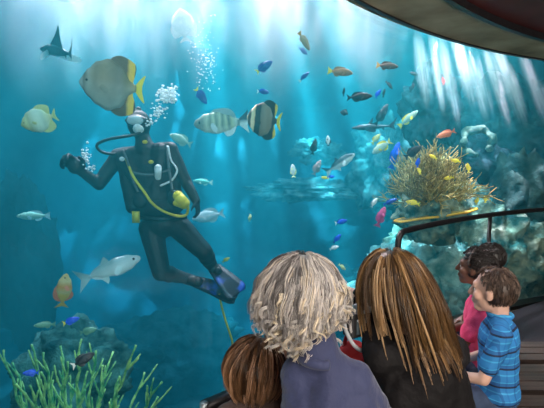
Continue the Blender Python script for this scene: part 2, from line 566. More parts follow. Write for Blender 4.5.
# ------------------------------------------------------------------ rock and coral
def rock(name, label, cat, c, r, m, seed=0, amp=0.35, sc=1.6, sub=5, rot=0.0, kind=None, parent=None):
    bm = bmesh.new()
    bmesh.ops.create_icosphere(bm, subdivisions=sub, radius=1.0)
    off = Vector((seed * 3.1, seed * 1.7, seed * 0.9))
    R = Matrix.Rotation(rot, 3, 'Z')
    for v in bm.verts:
        n = v.co.normalized()
        h = noise.fractal(n * sc + off, 0.8, 2.2, 4, noise_basis='PERLIN_ORIGINAL')
        rg = 1 - abs(noise.noise(n * sc * 2.2 + off)) * 2
        rg2 = 1 - abs(noise.noise(n * sc * 5.1 - off)) * 2
        rg3 = noise.noise(n * sc * 12 - off)
        q = n * (1 + amp * (h + 0.28 * rg + 0.20 * rg2 + 0.10 * rg3))
        v.co = R @ Vector((q.x * r[0], q.y * r[1], q.z * r[2]))
    me = bpy.data.meshes.new(name)
    bm.to_mesh(me); bm.free()
    me.polygons.foreach_set('use_smooth', [True] * len(me.polygons))
    o = link(name, me, m, parent, world=True)
    if parent is None:
        o.location = c
        tag(o, label, cat, kind=kind)
    else:
        o.location = Vector(c)
        if label: tag(o, label)
    return o


reef = empty('reef', P(470, 300, 7.4), 'tall encrusted reef of rock filling the right end of the tank behind the handrail', 'reef')
rock('rock_column', None, None, P(466, 268, 7.3), (1.25, 0.9, 1.35), M['rock_reef'], 1, 0.32, 1.9, 6, parent=reef)
rock('rock_knob', 'dark rock knob', None, P(432, 114, 7.3), (0.42, 0.35, 0.62), M['rock_dark'], 2, 0.35, 1.8, parent=reef)
rock('rock_wall', 'grey green rock wall', None, P(516, 150, 8.6), (1.35, 0.8, 1.2), M['rock'], 3, 0.35, 1.9, 6, parent=reef)
rock('rock_slope', 'teal rock slope', None, P(430, 292, 7.0), (1.05, 0.9, 0.95), M['rock_teal'], 4, 0.3, 1.8, 6, parent=reef)
rock('rock_pillar', None, None, P(512, 215, 7.0), (0.5, 0.45, 0.9), M['rock'], 6, 0.35, 1.8, parent=reef)
rock('rock_shoulder', 'dark rock', None, P(455, 178, 7.6), (0.95, 0.6, 0.75), M['rock_dark'], 14, 0.35, 1.8, parent=reef)
ledge = empty('reef_ledge', P(330, 200, 9.6), 'pale ragged rock ledge in mid tank beneath the silver jack', 'rock')
rock('rock_shelf', None, None, P(308, 190, 9.6), (1.0, 0.5, 0.2), M['rock_pale'], 7, 0.6, 1.9, parent=ledge)
rock('rock_heap', None, None, P(386, 168, 9.3), (0.55, 0.5, 0.8), M['rock_pale'], 12, 0.6, 2.2, parent=ledge)
rock('rock_knob', None, None, P(318, 152, 9.8), (0.45, 0.3, 0.25), M['rock_pale'], 13, 0.55, 2.2, parent=ledge)
rock('reef_rock', 'blue green rock mound in the lower left corner behind the green coral', 'rock', P(74, 374, 3.6), (0.40, 0.4, 0.38), M['rock_mound'], 8, 0.35, 1.9)
rock('reef_rock', 'dark upright rock at the left edge below the pale striped fish', 'rock', P(26, 265, 8.0), (0.5, 0.5, 1.4), M['rock_dark'], 9, 0.35, 1.6)
rock('reef_rock', 'teal rock outcrop on the tank bottom below the diver', 'rock', P(175, 352, 9.0), (1.4, 0.8, 0.8), M['rock_blue'], 10, 0.35, 1.8)
rock('reef_rock', 'low blue green rock seen between the grey haired and the blonde woman', 'rock', P(340, 296, 9.4), (0.9, 0.8, 0.6), M['rock_blue'], 11, 0.4, 1.8)


def ring_coral():
    mb = MB()
    c = P(478, 142, 6.9)
    pts, rad = [], []
    for i in range(26):
        a = -0.6 + i / 25 * 5.2
        k = 0.24 + 0.03 * noise.noise(Vector((i * 0.4, 0, 0)))
        pts.append(c + Vector((k * math.cos(a), 0.05 * math.sin(i), k * 0.85 * math.sin(a))))
        rad.append(0.055 + 0.03 * noise.noise(Vector((i * 0.7, 3, 0))))
    mb.tube(pts, rad, 10)
    o = mb.fuse('cup_coral', pmat('cup coral', (0.02, 0.06, 0.05), (0.13, 0.20, 0.14), 9, 0.9, 0.6, 30), None, 0.02, 2, 0.045, 7)
    tag(o, 'pale green ring shaped cup coral right of the orange fish', 'coral')


ring_coral()


def branch(mb, rng, p, d, L, r, depth, spread, up, kids, tone):
    n = 4
    pts, rad = [p], [r]
    q, e = p.copy(), d.copy()
    for i in range(n):
        e = (e + Vector((rng.uniform(-1, 1), rng.uniform(-1, 1), rng.uniform(-1, 1))) * 0.16 + Vector((0, 0, up))).normalized()
        q = q + e * (L / n)
        pts.append(q.copy()); rad.append(r * (1 - 0.45 * (i + 1) / n) * rng.uniform(0.88, 1.12))
        if depth > 0 and i >= 1:
            for k in range(kids):
                if rng.random() < 0.75:
                    s = Vector((rng.uniform(-1, 1), rng.uniform(-1, 1), rng.uniform(-0.6, 1))).normalized()
                    branch(mb, rng, q.copy(), (e + s * spread).normalized(), L * rng.uniform(0.5, 0.75), r * 0.68, depth - 1, spread, up, kids, tone + rng.uniform(-.2, .2))
    mb.tube(pts, rad, 5, tone)


def thicket():
    Y = 6.1
    base = P(430, 207, Y)
    k = mpp(Y)
    t = empty('thicket_coral', base, 'large bushy yellow brown branching coral above the handrail', 'coral')
    rng = random.Random(5)
    mb = MB()
    for i in range(230):
        a = rng.uniform(0, 2 * math.pi)
        el = rng.uniform(0.08, 1.45)
        d = Vector((math.cos(a) * math.cos(el), math.sin(a) * math.cos(el), math.sin(el)))
        R = 1.0 / math.sqrt((d.x / (50 * k)) ** 2 + (d.y / (36 * k)) ** 2 + (d.z / (54 * k)) ** 2)
        st = base + d * R * 0.22
        branch(mb, rng, st, d, R * rng.uniform(0.44, 0.58), 0.0145, 2, 0.75, 0.03, 1, rng.uniform(0.2, 0.9))
    m = hair_mat('thicket coral', [(0.0, (0.10, 0.065, 0.012)), (0.6, (0.34, 0.23, 0.05)), (1.0, (0.62, 0.46, 0.16))], 0.8)
    mb.build('branches', m, t)
    rock('base', None, None, base + Vector((0, 0, -0.12)), (0.42, 0.32, 0.34), M['rock_reef'], 21, 0.35, 1.6, 5, parent=t)


thicket()


def plate_coral():
    Y = 5.9
    c = P(436, 215, Y)
    k = mpp(Y)
    t = empty('plate_coral', c, 'flat plate coral with orange yellow rim just above the handrail', 'coral')
    v, f = [], []
    n, rings = 48, 5
    for s in (1, -1):
        for j in range(rings + 1):
            fr = j / rings
            for i in range(n):
                a = 2 * math.pi * i / n
                rr = (1 + 0.13 * noise.noise(Vector((math.cos(a) * 2, math.sin(a) * 2, 4))))
                x = math.cos(a) * 41 * k * rr * fr; y = math.sin(a) * 0.16 * rr * fr
                z = s * 0.028 * (1 - fr * 0.75) + 0.02 * noise.noise(Vector((x * 4, y * 4, 1))) + x * 0.16
                v.append(c + Vector((x, y, z)))
    N = n * (rings + 1)
    for s in range(2):
        for j in range(rings):
            for i in range(n):
                a = s * N + j * n + i; b = s * N + j * n + (i + 1) % n
                q = (a, b, b + n, a + n)
                f.append(q if s == 1 else q[::-1])
    for i in range(n):
        a = rings * n + i; b = rings * n + (i + 1) % n
        f.append((a, b, b + N, a + N))
    mesh_obj('plate', v, f, pmat('plate coral', (0.16, 0.13, 0.04), (0.50, 0.33, 0.07), 6, 0.8, 0.4), t)
    rim = MB()
    pts = []
    for i in range(n + 1):
        a = 2 * math.pi * (i % n) / n
        rr = (1 + 0.13 * noise.noise(Vector((math.cos(a) * 2, math.sin(a) * 2, 4))))
        x = math.cos(a) * 41 * k * rr; y = math.sin(a) * 0.16 * rr
        pts.append(c + Vector((x, y, x * 0.16 + 0.02 * noise.noise(Vector((x * 4, y * 4, 1))))))
    rim.tube(pts, 0.017, 6)
    tag(rim.build('rim', pmat('plate rim', (0.85, 0.38, 0.02), (0.95, 0.55, 0.05), 9, 0.7), t), 'bright orange yellow rim')
    st = MB(); st.tube([c + Vector((0.1, 0.1, -0.03)), c + Vector((0.15, 0.15, -0.4))], [0.12, 0.2], 10)
    st.build('stalk', M['rock_reef'], t)


plate_coral()


def whip_coral():
    base = P(70, 470, 2.75)
    t = empty('whip_coral', base, 'bushy green branching whip coral in the lower left corner', 'coral')
    rng = random.Random(11)
    m = pmat('green whip coral', (0.03, 0.30, 0.12), (0.42, 0.80, 0.26), 16, 0.75, 0.5, 60)
    # main stems end at these places in view
    ends = [(30, 345), (42, 352), (40, 372), (60, 346), (66, 362), (80, 340), (88, 372), (96, 350), (103, 366), (112, 352), (134, 346), (120, 376),
            (146, 372), (162, 381), (72, 385), (52, 380), (30, 385), (84, 390), (115, 392), (158, 396), (14, 362), (2, 350), (18, 384)]
    for (ex, ey) in ends:
        Y = 2.75 + rng.uniform(-0.25, 0.3)
        e = P(ex, ey, Y)
        b = base + Vector(((ex - 70) / 100 * 0.28, rng.uniform(-0.1, 0.1), 0))
        mb = MB()
        pts, rad = [], []
        n = 16
        mid = b.lerp(e, 0.5) + Vector((rng.uniform(-.04, .04), 0, 0.04))
        for i in range(n + 1):
            u = i / n
            p = b * (1 - u) ** 2 + mid * 2 * u * (1 - u) + e * u * u
            p += Vector((noise.noise(p * 7), noise.noise(p * 7 + Vector((5, 0, 0))), 0)) * 0.025
            pts.append(p); rad.append((0.0135 - 0.0065 * u) * (1 + 0.3 * math.sin(i * 2.4)))
        mb.tube(pts, rad, 6)
        for s in range(rng.randint(3, 5)):
            i = rng.randint(5, n - 2)
            p = pts[i]
            d = (pts[i + 1] - pts[i]).normalized()
            sd = Vector((rng.choice((-1, 1)) * rng.uniform(.4, .9), rng.uniform(-.5, .5), rng.uniform(0, .4)))
            q = (d + sd).normalized()
            L = rng.uniform(0.05, 0.13)
            tw = []
            for j in range(7):
                w = j / 6
                tw.append(p + q * L * w + d * L * 0.6 * w * w)
            mb.tube(tw, [0.0085 * (1 - 0.45 * j / 6) * (1 + 0.25 * math.sin(j * 2.7)) for j in range(7)], 5)
        mb.build('branch', m, t)


whip_coral()

# ------------------------------------------------------------------ window rail
RH = 0.98


def rail():
    Rr = 7.68
    t = empty('handrail', (1.1, 3.75, -0.55), 'black tubular handrail with rounded end in front of the curved window', 'handrail')
    mb = MB()
    pts = []
    a_end = math.degrees(math.atan2(3.72 - CEN.y, 1.13 - CEN.x))
    for i in range(40):
        a = math.radians(64 + (a_end - 64) * i / 39)
        pts.append(Vector((CEN.x + Rr * math.cos(a), CEN.y + Rr * math.sin(a), RH)))
    e = pts[-1]; d = (pts[-1] - pts[-2]).normalized()
    for i in range(1, 7):
        an = math.pi / 2 * i / 6
        pts.append(e + d * 0.10 * math.sin(an) + Vector((0, 0, -0.10 * (1 - math.cos(an)))))
    pts.append(Vector((pts[-1].x, pts[-1].y, -0.55)))
    mb.tube(pts, 0.027, 10)
    mb.build('rail', M['black_metal'], t)
    for a in (a_end - 12.8, a_end - 27, a_end - 41):
        a = math.radians(a)
        p = Vector((CEN.x + Rr * math.cos(a), CEN.y + Rr * math.sin(a), 0))
        m2 = MB(); m2.tube([p + Vector((0, 0, -0.55)), p + Vector((0, 0, RH - 0.01))], 0.022, 10)
        m2.build('post', M['black_metal'], t)
    # short low rail in front of the child
    a, b = P(204, 407, 1.86), P(262, 382, 2.12)
    t = empty('guard_rail', (a.x, a.y, -0.55), 'low black guard rail with a pale bracket in front of the brown haired child', 'handrail')
    m3 = MB(); dirv = (b - a)
    rot = dirv.to_track_quat('X', 'Z').to_matrix()
    m3.box((a + b) / 2, (dirv.length / 2, 0.03, 0.018), rot)
    m3.build('rail', M['black_metal'], t)
    m4 = MB(); m4.box((a + b) / 2 + Vector((0.06, -0.05, -0.045)), (dirv.length / 2 - 0.06, 0.03, 0.02), rot)
    tag(m4.build('lower_bar', M['ledge'], t), 'pale bar under the black rail')
    m5 = MB(); m5.tube([a + Vector((0, 0, 0.02)), Vector((a.x, a.y, -0.55))], 0.02, 10)
    m5.build('post', pmat('steel', (0.35, 0.4, 0.42), None, 5, 0.35, metallic=0.8), t)
    m6 = MB(); m6.tube([b, Vector((b.x, b.y, -0.55))], 0.02, 10)
    m6.build('post', M['black_metal'], t)


rail()

# ------------------------------------------------------------------ fish
KINDS = {   # along the body, snout first: (t, top, bottom, half width), in fish lengths; then tail depth, fork, dorsal, anal
    'bat': dict(tb=-0.36, prof=[(0, .02, .02, .01), (.04, .09, .08, .03), (.14, .22, .2, .06), (.3, .36, .33, .075), (.5, .42, .41, .075), (.72, .33, .34, .05), (.9, .10, .10, .025), (1, .05, .05, .012)],
                tail=(.22, .05, .05), dorsal=[(.18, .26), (.02, .44), (-.12, .48), (-.30, .40), (-.35, .30), (-.31, .12)], anal=[(.15, -.24), (.0, -.42), (-.14, -.47), (-.31, -.41), (-.36, -.30), (-.31, -.12)]),
    'oval': dict(tb=-0.33, prof=[(0, .015, .015, .01), (.08, .09, .07, .035), (.25, .17, .15, .06), (.5, .2, .19, .065), (.75, .14, .14, .045), (.92, .055, .055, .02), (1, .035, .035, .012)],
                 tail=(.17, .08, .12), dorsal=[(.2, .14), (.1, .235), (-.1, .25), (-.24, .18), (-.29, .06)], anal=[(.05, -.16), (-.05, -.23), (-.18, -.2), (-.27, -.07)]),
    'long': dict(tb=-0.32, prof=[(0, .015, .012, .01), (.08, .07, .055, .035), (.25, .125, .11, .06), (.5, .145, .135, .065), (.75, .10, .10, .045), (.92, .05, .05, .02), (1, .042, .042, .014)],
                 tail=(.14, .03, .14), dorsal=[(.22, .1), (.14, .17), (-.1, .18), (-.22, .13), (-.27, .05)], anal=[(-.02, -.11), (-.08, -.17), (-.2, -.14), (-.26, -.05)]),
    'jack': dict(tb=-0.30, prof=[(0, .02, .015, .01), (.06, .06, .05, .03), (.25, .115, .11, .055), (.45, .13, .13, .06), (.7, .085, .085, .04), (.92, .022, .022, .015), (1, .018, .018, .014)],
                 tail=(.17, .14, .05), dorsal=[(.05, .12), (.0, .19), (-.06, .12), (-.2, .07), (-.26, .03)], anal=[(-.02, -.12), (-.06, -.18), (-.1, -.11), (-.2, -.07), (-.26, -.03)]),
    'shark': dict(tb=-0.34, prof=[(0, .01, .01, .012), (.06, .035, .03, .04), (.25, .075, .06, .065), (.45, .08, .065, .065), (.7, .05, .045, .035), (.92, .022, .022, .015), (1, .018, .018, .012)],
                  tail=(.16, .06, .05), dorsal=[(.14, .07), (.03, .21), (.02, .19), (.04, .06)], anal=[(-.16, -.03), (-.21, -.08), (-.22, -.03)]),
}
KINDS['finned'] = dict(KINDS['shark'], dorsal=[(.26, .07), (.10, .22), (.02, .33), (-.02, .18), (-.10, .05)])
PROTO = {}


def lerp_prof(prof, t):
    for a, b in zip(prof, prof[1:]):
        if t <= b[0]:
            u = (t - a[0]) / (b[0] - a[0])
            u = u * u * (3 - 2 * u) if a[0] > 0 else math.sqrt(u)
            return [a[i] + (b[i] - a[i]) * u for i in (1, 2, 3)]
    return list(prof[-1][1:])


def plate(poly, y0, th=0.008):
    """thin solid fin with rounded thickness from an outline in the x-z plane"""
    n = len(poly)
    cx = sum(p[0] for p in poly) / n; cz = sum(p[1] for p in poly) / n
    v = [Vector((x, y0, z)) for x, z in poly] + [Vector((cx, y0 - th, cz)), Vector((cx, y0 + th, cz))]
    f = []
    for i in range(n):
        f.append((i, (i + 1) % n, n)); f.append(((i + 1) % n, i, n + 1))
    return v, f


def spline(poly, k=4):
    out = []
    n = len(poly)
    for i in range(n - 1):
        p0, p1, p2, p3 = poly[max(i - 1, 0)], poly[i], poly[i + 1], poly[min(i + 2, n - 1)]
        for j in range(k):
            t = j / k
            out.append(tuple(0.5 * (2 * p1[a] + (p2[a] - p0[a]) * t + (2 * p0[a] - 5 * p1[a] + 4 * p2[a] - p3[a]) * t * t + (3 * p1[a] - p0[a] - 3 * p2[a] + p3[a]) * t ** 3) for a in (0, 1)))
    out.append(poly[-1])
    return out


def fish_meshes(kind, bend):
    key = (kind, bend)
    if key in PROTO: return PROTO[key]
    K = KINDS[kind]
    N, S = 22, 14
    v, f = [], []
    tb = K['tb']

    def bx(x):   # sideways swimming bend
        return bend * (max(0, 0.15 - x)) ** 2
    for i in range(N + 1):
        t = i / N
        x = 0.5 + (tb - 0.5) * t
        top, bot, hw = lerp_prof(K['prof'], t)
        for k in range(S):
            a = 2 * math.pi * k / S
            c, s = math.cos(a), math.sin(a)
            z = (top if s > 0 else bot) * s
            v.append(Vector((x, hw * c * (abs(c) ** 0.15 if c else 1) + bx(x), z)))
    for i in range(N):
        for k in range(S):
            a = i * S + k; b = i * S + (k + 1) % S
            f.append((a, a + S, b + S, b))
    f.append(tuple(range(S))); f.append(tuple(N * S + k for k in range(S))[::-1])
    d = {'body': (v, f)}
    h, fork, rnd = K['tail']
    tb2 = tb + 0.03
    if kind in ('shark', 'finned'):
        tp = [(tb2, .02), (-.42, .1), (-.5, .2), (-.455, .08), (-.43, .0), (-.46, -.09), (-.40, -.05), (tb2, -.02)]
    else:
        tp = [(tb2, .03), (-.42, h * .72), (-.5 + rnd * .12, h), (-.47 + fork * .35, h * .35), (-.5 + fork, 0), (-.47 + fork * .35, -h * .35), (-.5 + rnd * .12, -h), (-.42, -h * .72), (tb2, -.03)]
    d['tail_fin'] = plate(spline(tp, 3), 0)
    d['dorsal_fin'] = plate(spline(K['dorsal'], 3) + [(K['dorsal'][-1][0], 0.0), (K['dorsal'][0][0], 0.0)], 0)
    d['anal_fin'] = plate(spline(K['anal'], 3) + [(K['anal'][-1][0], 0.0), (K['anal'][0][0], 0.0)], 0)
    for nm in ('tail_fin', 'dorsal_fin', 'anal_fin'):
        for q in d[nm][0]: q.y += bx(q.x)
    hw = lerp_prof(K['prof'], 0.33)[2]
    L = .24 if kind in ('shark', 'finned') else .13
    for s in (1, -1):
        a, b = plate(spline([(.2, 0.01), (.15, .04), (.2 - L, -.03), (.2 - L * .8, -.09), (.18, -.04), (.2, .01)], 2), 0, 0.006)
        for q in a:
            dx = 0.2 - q.x
            q.y = s * (hw * 0.93 + dx * (1.3 if kind in ('shark', 'finned') else 0.45)) + q.y
            q.z -= 0.03
        d['pectoral_fin' + str(s)] = (a, b)
    top, bot, hw = lerp_prof(K['prof'], 0.13 if kind not in ('shark', 'finned') else 0.1)
    for s in (1, -1):
        mb = MB()
        mb.ell((0.5 + (tb - .5) * 0.13, s * hw * 0.85, top * 0.22), (.02, .014, .02), nu=8, nv=6)
        d['eye' + str(s)] = (mb.v, mb.f)
    out = {}
    for k, (a, b) in d.items():
        me = bpy.data.meshes.new(k)
        me.from_pydata([tuple(q) for q in a], [], b); me.update()
        if k == 'body' or k[:3] == 'eye': me.polygons.foreach_set('use_smooth', [True] * len(me.polygons))
        out[k] = me
    PROTO[key] = out
    return out


EYE_M = pmat('fish eye', (0.005, 0.005, 0.006), None, 5, 0.15)
GLASSR = 8.32


def fish(name, label, cat, px, py, Y, lpx, theta, kind, body, fin=None, tail=None, phi=0.0, roll=0.0, group=None, bend=0.35, fins='tdape', deep=1.0, pec=None):
    pos = P(px, py, Y)
    gr = (Vector((pos.x, pos.y, 0)) - CEN).length
    if gr < GLASSR + 0.2: print('NEAR GLASS', label, round(gr, 2))
    view = (pos - EYE); depth = view.dot(FWD); view.normalize()
    L = lpx / FPX * depth / max(0.3, math.cos(math.radians(phi)))
    rv = view.cross(Vector((0, 0, 1))).normalized(); uv = rv.cross(view).normalized()
    th, ph = math.radians(theta), math.radians(phi)
    h = (rv * math.cos(th) + uv * math.sin(th)) * math.cos(ph) + view * math.sin(ph)
    ref = uv if abs(math.cos(th)) > 0.35 else (rv * (-1 if math.sin(th) > 0 else 1) * (1 if math.cos(th) >= 0 else -1))
    z = (ref - h * ref.dot(h)).normalized()
    y = z.cross(h)
    R = Matrix((h, y, z)).transposed() @ Matrix.Rotation(math.radians(roll), 3, 'X')
    t = bpy.data.objects.new(name, None)
    t.empty_display_size = 0.05
    COL.objects.link(t)
    t.matrix_basis = Matrix.Translation(pos) @ R.to_4x4() @ Matrix.Diagonal((L, L, L * deep, 1))
    tag(t, label, cat, group)
    ms = fish_meshes(kind, bend)
    want = {'body': body}
    if 't' in fins: want['tail_fin'] = tail or fin or body
    if 'd' in fins: want['dorsal_fin'] = fin or body
    if 'a' in fins: want['anal_fin'] = fin or body
    if 'p' in fins: want['pectoral_fin1'] = want['pectoral_fin-1'] = pec or fin or body
    if 'e' in fins: want['eye1'] = want['eye-1'] = EYE_M
    for k, m in want.items():
        o = bpy.data.objects.new(k.rstrip('-1'), ms[k])
        COL.objects.link(o)
        o.parent = t
        if len(ms[k].materials) == 0: ms[k].materials.append(m)
        o.material_slots[0].link = 'OBJECT'
        o.material_slots[0].material = m
    return t


F = {}
F['bat'] = fish_mat('batfish tan', [(-.36, (.55, .42, .12)), (-.27, (.38, .29, .12)), (-.1, (.27, .25, .19)), (.15, (.36, .30, .18)), (.26, (.30, .25, .16)), (.31, (.40, .36, .25)), (.38, (.45, .42, .34)), (.43, (.16, .12, .08)), (.46, (.5, .5, .45))], spots=.3, belly=(.50, .56, .50), bz=(-.30, .10))
F['batfin'] = fish_mat('batfish fin', [(-.40, (.03, .02, .01)), (-.335, (.03, .02, .01)), (-.32, (.95, .62, .02)), (-.25, (.85, .52, .03)), (-.20, (.10, .075, .03)), (.3, (.13, .10, .05))])
F['bat2'] = fish_mat('banded batfish', [(-.33, (.03, .025, .02)), (-.24, (.03, .025, .02)), (-.21, (.22, .17, .1)), (-.05, (.26, .21, .14)), (.08, (.20, .15, .09)), (.12, (.015, .012, .01)), (.24, (.015, .012, .01)), (.27, (.75, .6, .32)), (.35, (.8, .7, .45)), (.38, (.05, .04, .02)), (.43, (.05, .04, .02)), (.46, (.6, .5, .3))])
F['bat2fin'] = fish_mat('banded batfish fin', [(-.36, (.85, .6, .05)), (-.30, (.8, .55, .05)), (-.27, (.02, .015, .01)), (.3, (.05, .04, .02))])
F['yellow'] = fish_mat('yellow fish', [(-.5, (.95, .75, .03)), (.5, (.95, .65, .03))])
F['paleyellow'] = fish_mat('pale yellow fish', [(-.5, (.85, .85, .35)), (.5, (.8, .75, .3))])
F['striped'] = fish_mat('striped silver', [(-.32, (.15, .25, .25)), (-.26, (.6, .7, .6)), (-.18, (.55, .6, .35)), (-.13, (.12, .2, .18)), (-.08, (.62, .68, .45)), (-.02, (.2, .28, .22)), (.03, (.65, .7, .5)), (.09, (.22, .3, .22)), (.14, (.65, .7, .5)), (.2, (.25, .33, .25)), (.26, (.6, .65, .5)), (.34, (.3, .36, .3)), (.45, (.25, .28, .22))], belly=(.75, .85, .75), bz=(-.13, -.02))
F['silver'] = fish_mat('silver', [(-.5, (.35, .5, .5)), (.0, (.4, .55, .55)), (.5, (.5, .6, .6))], belly=(.85, .95, .95), bz=(-.03, .08), rough=.25)
F['silverdark'] = fish_mat('dark backed silver', [(-.5, (.06, .12, .14)), (.5, (.10, .16, .18))], belly=(.80, .92, .90), bz=(-.02, .03), rough=.25)
F['palegreen'] = fish_mat('pale green fish', [(-.5, (.45, .6, .45)), (.5, (.5, .65, .5))], spots=.3)
F['paledisc'] = fish_mat('pale disc', [(-.4, (.25, .2, .05)), (-.3, (.9, .85, .45)), (-.1, (.75, .85, .65)), (.1, (.85, .9, .7)), (.25, (.55, .55, .3)), (.33, (.85, .8, .4)), (.45, (.6, .55, .2))])
F['greydisc'] = fish_mat('grey disc', [(-.4, (.4, .42, .38)), (.1, (.55, .56, .5)), (.4, (.35, .35, .3))])
F['blue'] = fish_mat('blue tang', [(-.5, (.02, .07, .38)), (.2, (.015, .05, .30)), (.5, (.02, .08, .42))])
F['brightblue'] = fish_mat('bright blue', [(-.5, (.01, .10, .85)), (.5, (.01, .07, .7))])
F['dark'] = fish_mat('dark fish', [(-.5, (.012, .014, .02)), (.5, (.02, .022, .03))])
F['brown'] = fish_mat('brown fish', [(-.5, (.20, .07, .03)), (.5, (.12, .05, .03))], spots=.4)
F['orangebrown'] = fish_mat('orange brown fish', [(-.33, (.75, .38, .05)), (-.2, (.48, .20, .05)), (.5, (.36, .15, .06))], spots=.3)
F['orange'] = fish_mat('orange fish', [(-.5, (.75, .16, .08)), (.5, (.95, .30, .14))])
F['tan'] = fish_mat('tan fish', [(-.5, (.55, .38, .2)), (.5, (.42, .28, .15))])
F['white'] = fish_mat('white fish', [(-.5, (.9, .9, .85)), (.5, (.95, .95, .9))])
F['pink'] = fish_mat('pink fish', [(-.5, (.85, .12, .32)), (.5, (.75, .10, .28))])
F['pinkgrey'] = fish_mat('pinkish grey fish', [(-.5, (.45, .3, .28)), (.5, (.4, .28, .26))])
F['trigger'] = fish_mat('yellow trigger', [(-.5, (.85, .45, .05)), (-.1, (.95, .62, .10)), (.0, (.92, .7, .3)), (.15, (.9, .35, .04)), (.3, (.95, .75, .35)), (.5, (.8, .5, .15))], spots=.25)
F['grey'] = fish_mat('grey shark', [(-.5, (.05, .09, .11)), (.5, (.07, .11, .13))], belly=(.25, .32, .34), bz=(-.06, -.04))
F['red'] = fish_mat('red fish', [(-.5, (.6, .04, .04)), (.5, (.7, .06, .05))])
F['green'] = fish_mat('green fish', [(-.5, (.12, .30, .2)), (.5, (.16, .36, .24))])
S_ = 'tde'
fish('batfish', 'large tan batfish with yellow tail above the diver, facing left', 'fish', 113, 86, 3.6, 62, 176, 'bat', F['bat'], F['batfin'], F['yellow'], deep=1.0, bend=.1, pec=F['bat'])
fish('batfish', 'brown batfish with two black bars and a yellow tail', 'fish', 264, 120, 4.6, 36, 174, 'bat', F['bat2'], F['bat2fin'], F['yellow'], phi=4, deep=1.15)
fish('trevally', 'silver green fish with dark bars swimming left beside the banded batfish', 'fish', 222, 123, 4.6, 56, 184, 'long', F['striped'], F['silver'], F['silverdark'], phi=8, deep=1.4)
fish('batfish', 'pale grey disc shaped fish swimming up in the glare near the top', 'fish', 183, 25, 6.0, 30, 100, 'bat', F['greydisc'], F['greydisc'], phi=-25, deep=.85)
fish('butterflyfish', 'pale yellow striped disc fish at the left edge', 'fish', 40, 120, 3.6, 36, 200, 'bat', F['paledisc'], F['paleyellow'], phi=15, deep=.8)
fish('shark', 'grey shark with upright fin and spread pale fins at upper left', 'shark', 60, 52, 4.6, 36, 176, 'finned', F['grey'], F['grey'], phi=54, deep=1.25, pec=F['white'])
fish('jack', 'dark grey fish cut off by the top edge above the shark', 'fish', 68, -1, 6.5, 30, 180, 'long', F['dark'], F['dark'])
fish('jack', 'silver jack with forked tail gliding right beside the diver', 'fish', 108, 270, 3.7, 66, 17, 'jack', F['silver'], F['silver'], bend=.9, deep=1.1)
fish('triggerfish', 'yellow orange fish diving head down at lower left', 'fish', 64, 292, 3.3, 36, 80, 'oval', F['trigger'], F['orange'], F['trigger'], phi=-20)
fish('jack', 'pale silver fish behind the gloved hand at the diver\'s side', 'fish', 209, 216, 5.6, 34, 190, 'oval', F['silver'], F['silver'], phi=10, deep=.9)
fish('rabbitfish', 'pale green oval fish beside the shoulder of the diver', 'fish', 181, 140, 5.2, 24, 155, 'oval', F['palegreen'], F['palegreen'])
fish('rabbitfish', 'faint greenish fish right of the diver\'s upper arm', 'fish', 203, 182, 7.0, 20, 175, 'long', F['green'], F['palegreen'])
fish('rabbitfish', 'pale cyan fish at the left edge over dark rock', 'fish', 34, 216, 5.0, 30, 178, 'long', F['palegreen'], F['silver'])
# upper middle
fish('blue_tang', 'blue fish with yellow tail above the banded batfish, pointing up right', 'fish', 264, 67, 5.0, 20, 33, 'oval', F['blue'], F['blue'], F['yellow'])
fish('blue_tang', 'dark blue fish with yellow tail pointing down beside the bubbles', 'fish', 201, 96, 4.6, 19, -55, 'oval', F['blue'], F['blue'], F['yellow'])
fish('blue_damsel', 'tiny blue fish just over the banded batfish', 'fish', 263, 92, 5.0, 13, -5, 'oval', F['blue'], F['brightblue'], F['white'], fins=S_)
fish('blue_damsel', 'small blue fish with white tail below the tan fish', 'fish', 304, 77, 5.2, 14, 42, 'long', F['blue'], F['blue'], F['white'], fins=S_)
fish('blue_damsel', 'small blue fish touching the tan fish near the glare', 'fish', 303, 51, 5.4, 11, -35, 'oval', F['blue'], F['blue'], fins=S_)
fish('wrasse', 'slim tan fish pointing down right in the glare', 'fish', 304, 41, 5.0, 21, -58, 'long', F['tan'], F['tan'], F['orangebrown'])
fish('anthias', 'orange brown fish with yellow tail swimming right, top middle', 'fish', 340, 72, 5.2, 26, -8, 'long', F['orangebrown'], F['orangebrown'], F['yellow'], deep=1.1)
fish('anthias', 'brown red fish under the soffit swimming right', 'fish', 387, 66, 5.6, 22, -8, 'long', F['brown'], F['brown'], F['orangebrown'], deep=1.1)
fish('surgeonfish', 'black fish with blunt head swimming right, below the orange brown fish', 'fish', 359, 97, 5.2, 26, 2, 'oval', F['dark'], F['dark'], deep=.8)
fish('damselfish', 'small round black fish seen from the front', 'fish', 345, 113, 5.4, 10, 170, 'oval', F['dark'], F['dark'], phi=50, fins=S_)
fish('damselfish', 'tiny thin black fish hanging upright', 'fish', 344, 92, 5.4, 9, 85, 'long', F['dark'], F['dark'], fins=S_)
fish('damselfish', 'small black fish just under the brown red fish', 'fish', 389, 85, 6.0, 11, -50, 'long', F['dark'], F['dark'], fins=S_)
fish('blue_damsel', 'small vivid blue fish upright beside a slim black one', 'fish', 378, 94, 6.0, 10, 60, 'oval', F['brightblue'], F['brightblue'], fins=S_)
fish('damselfish', 'slim black fish right beside the vivid blue fish', 'fish', 384, 93, 6.0, 9, 80, 'long', F['dark'], F['dark'], fins=S_)
fish('reef_shark', 'dark slim shark swimming left over the pale rock heap', 'shark', 374, 127, 6.6, 44, 182, 'shark', F['dark'], F['dark'], deep=1.0)
fish('surgeonfish', 'black fish pointing up just over the slim shark', 'fish', 382, 115, 6.2, 24, 62, 'oval', F['dark'], F['dark'], deep=.8, phi=15)
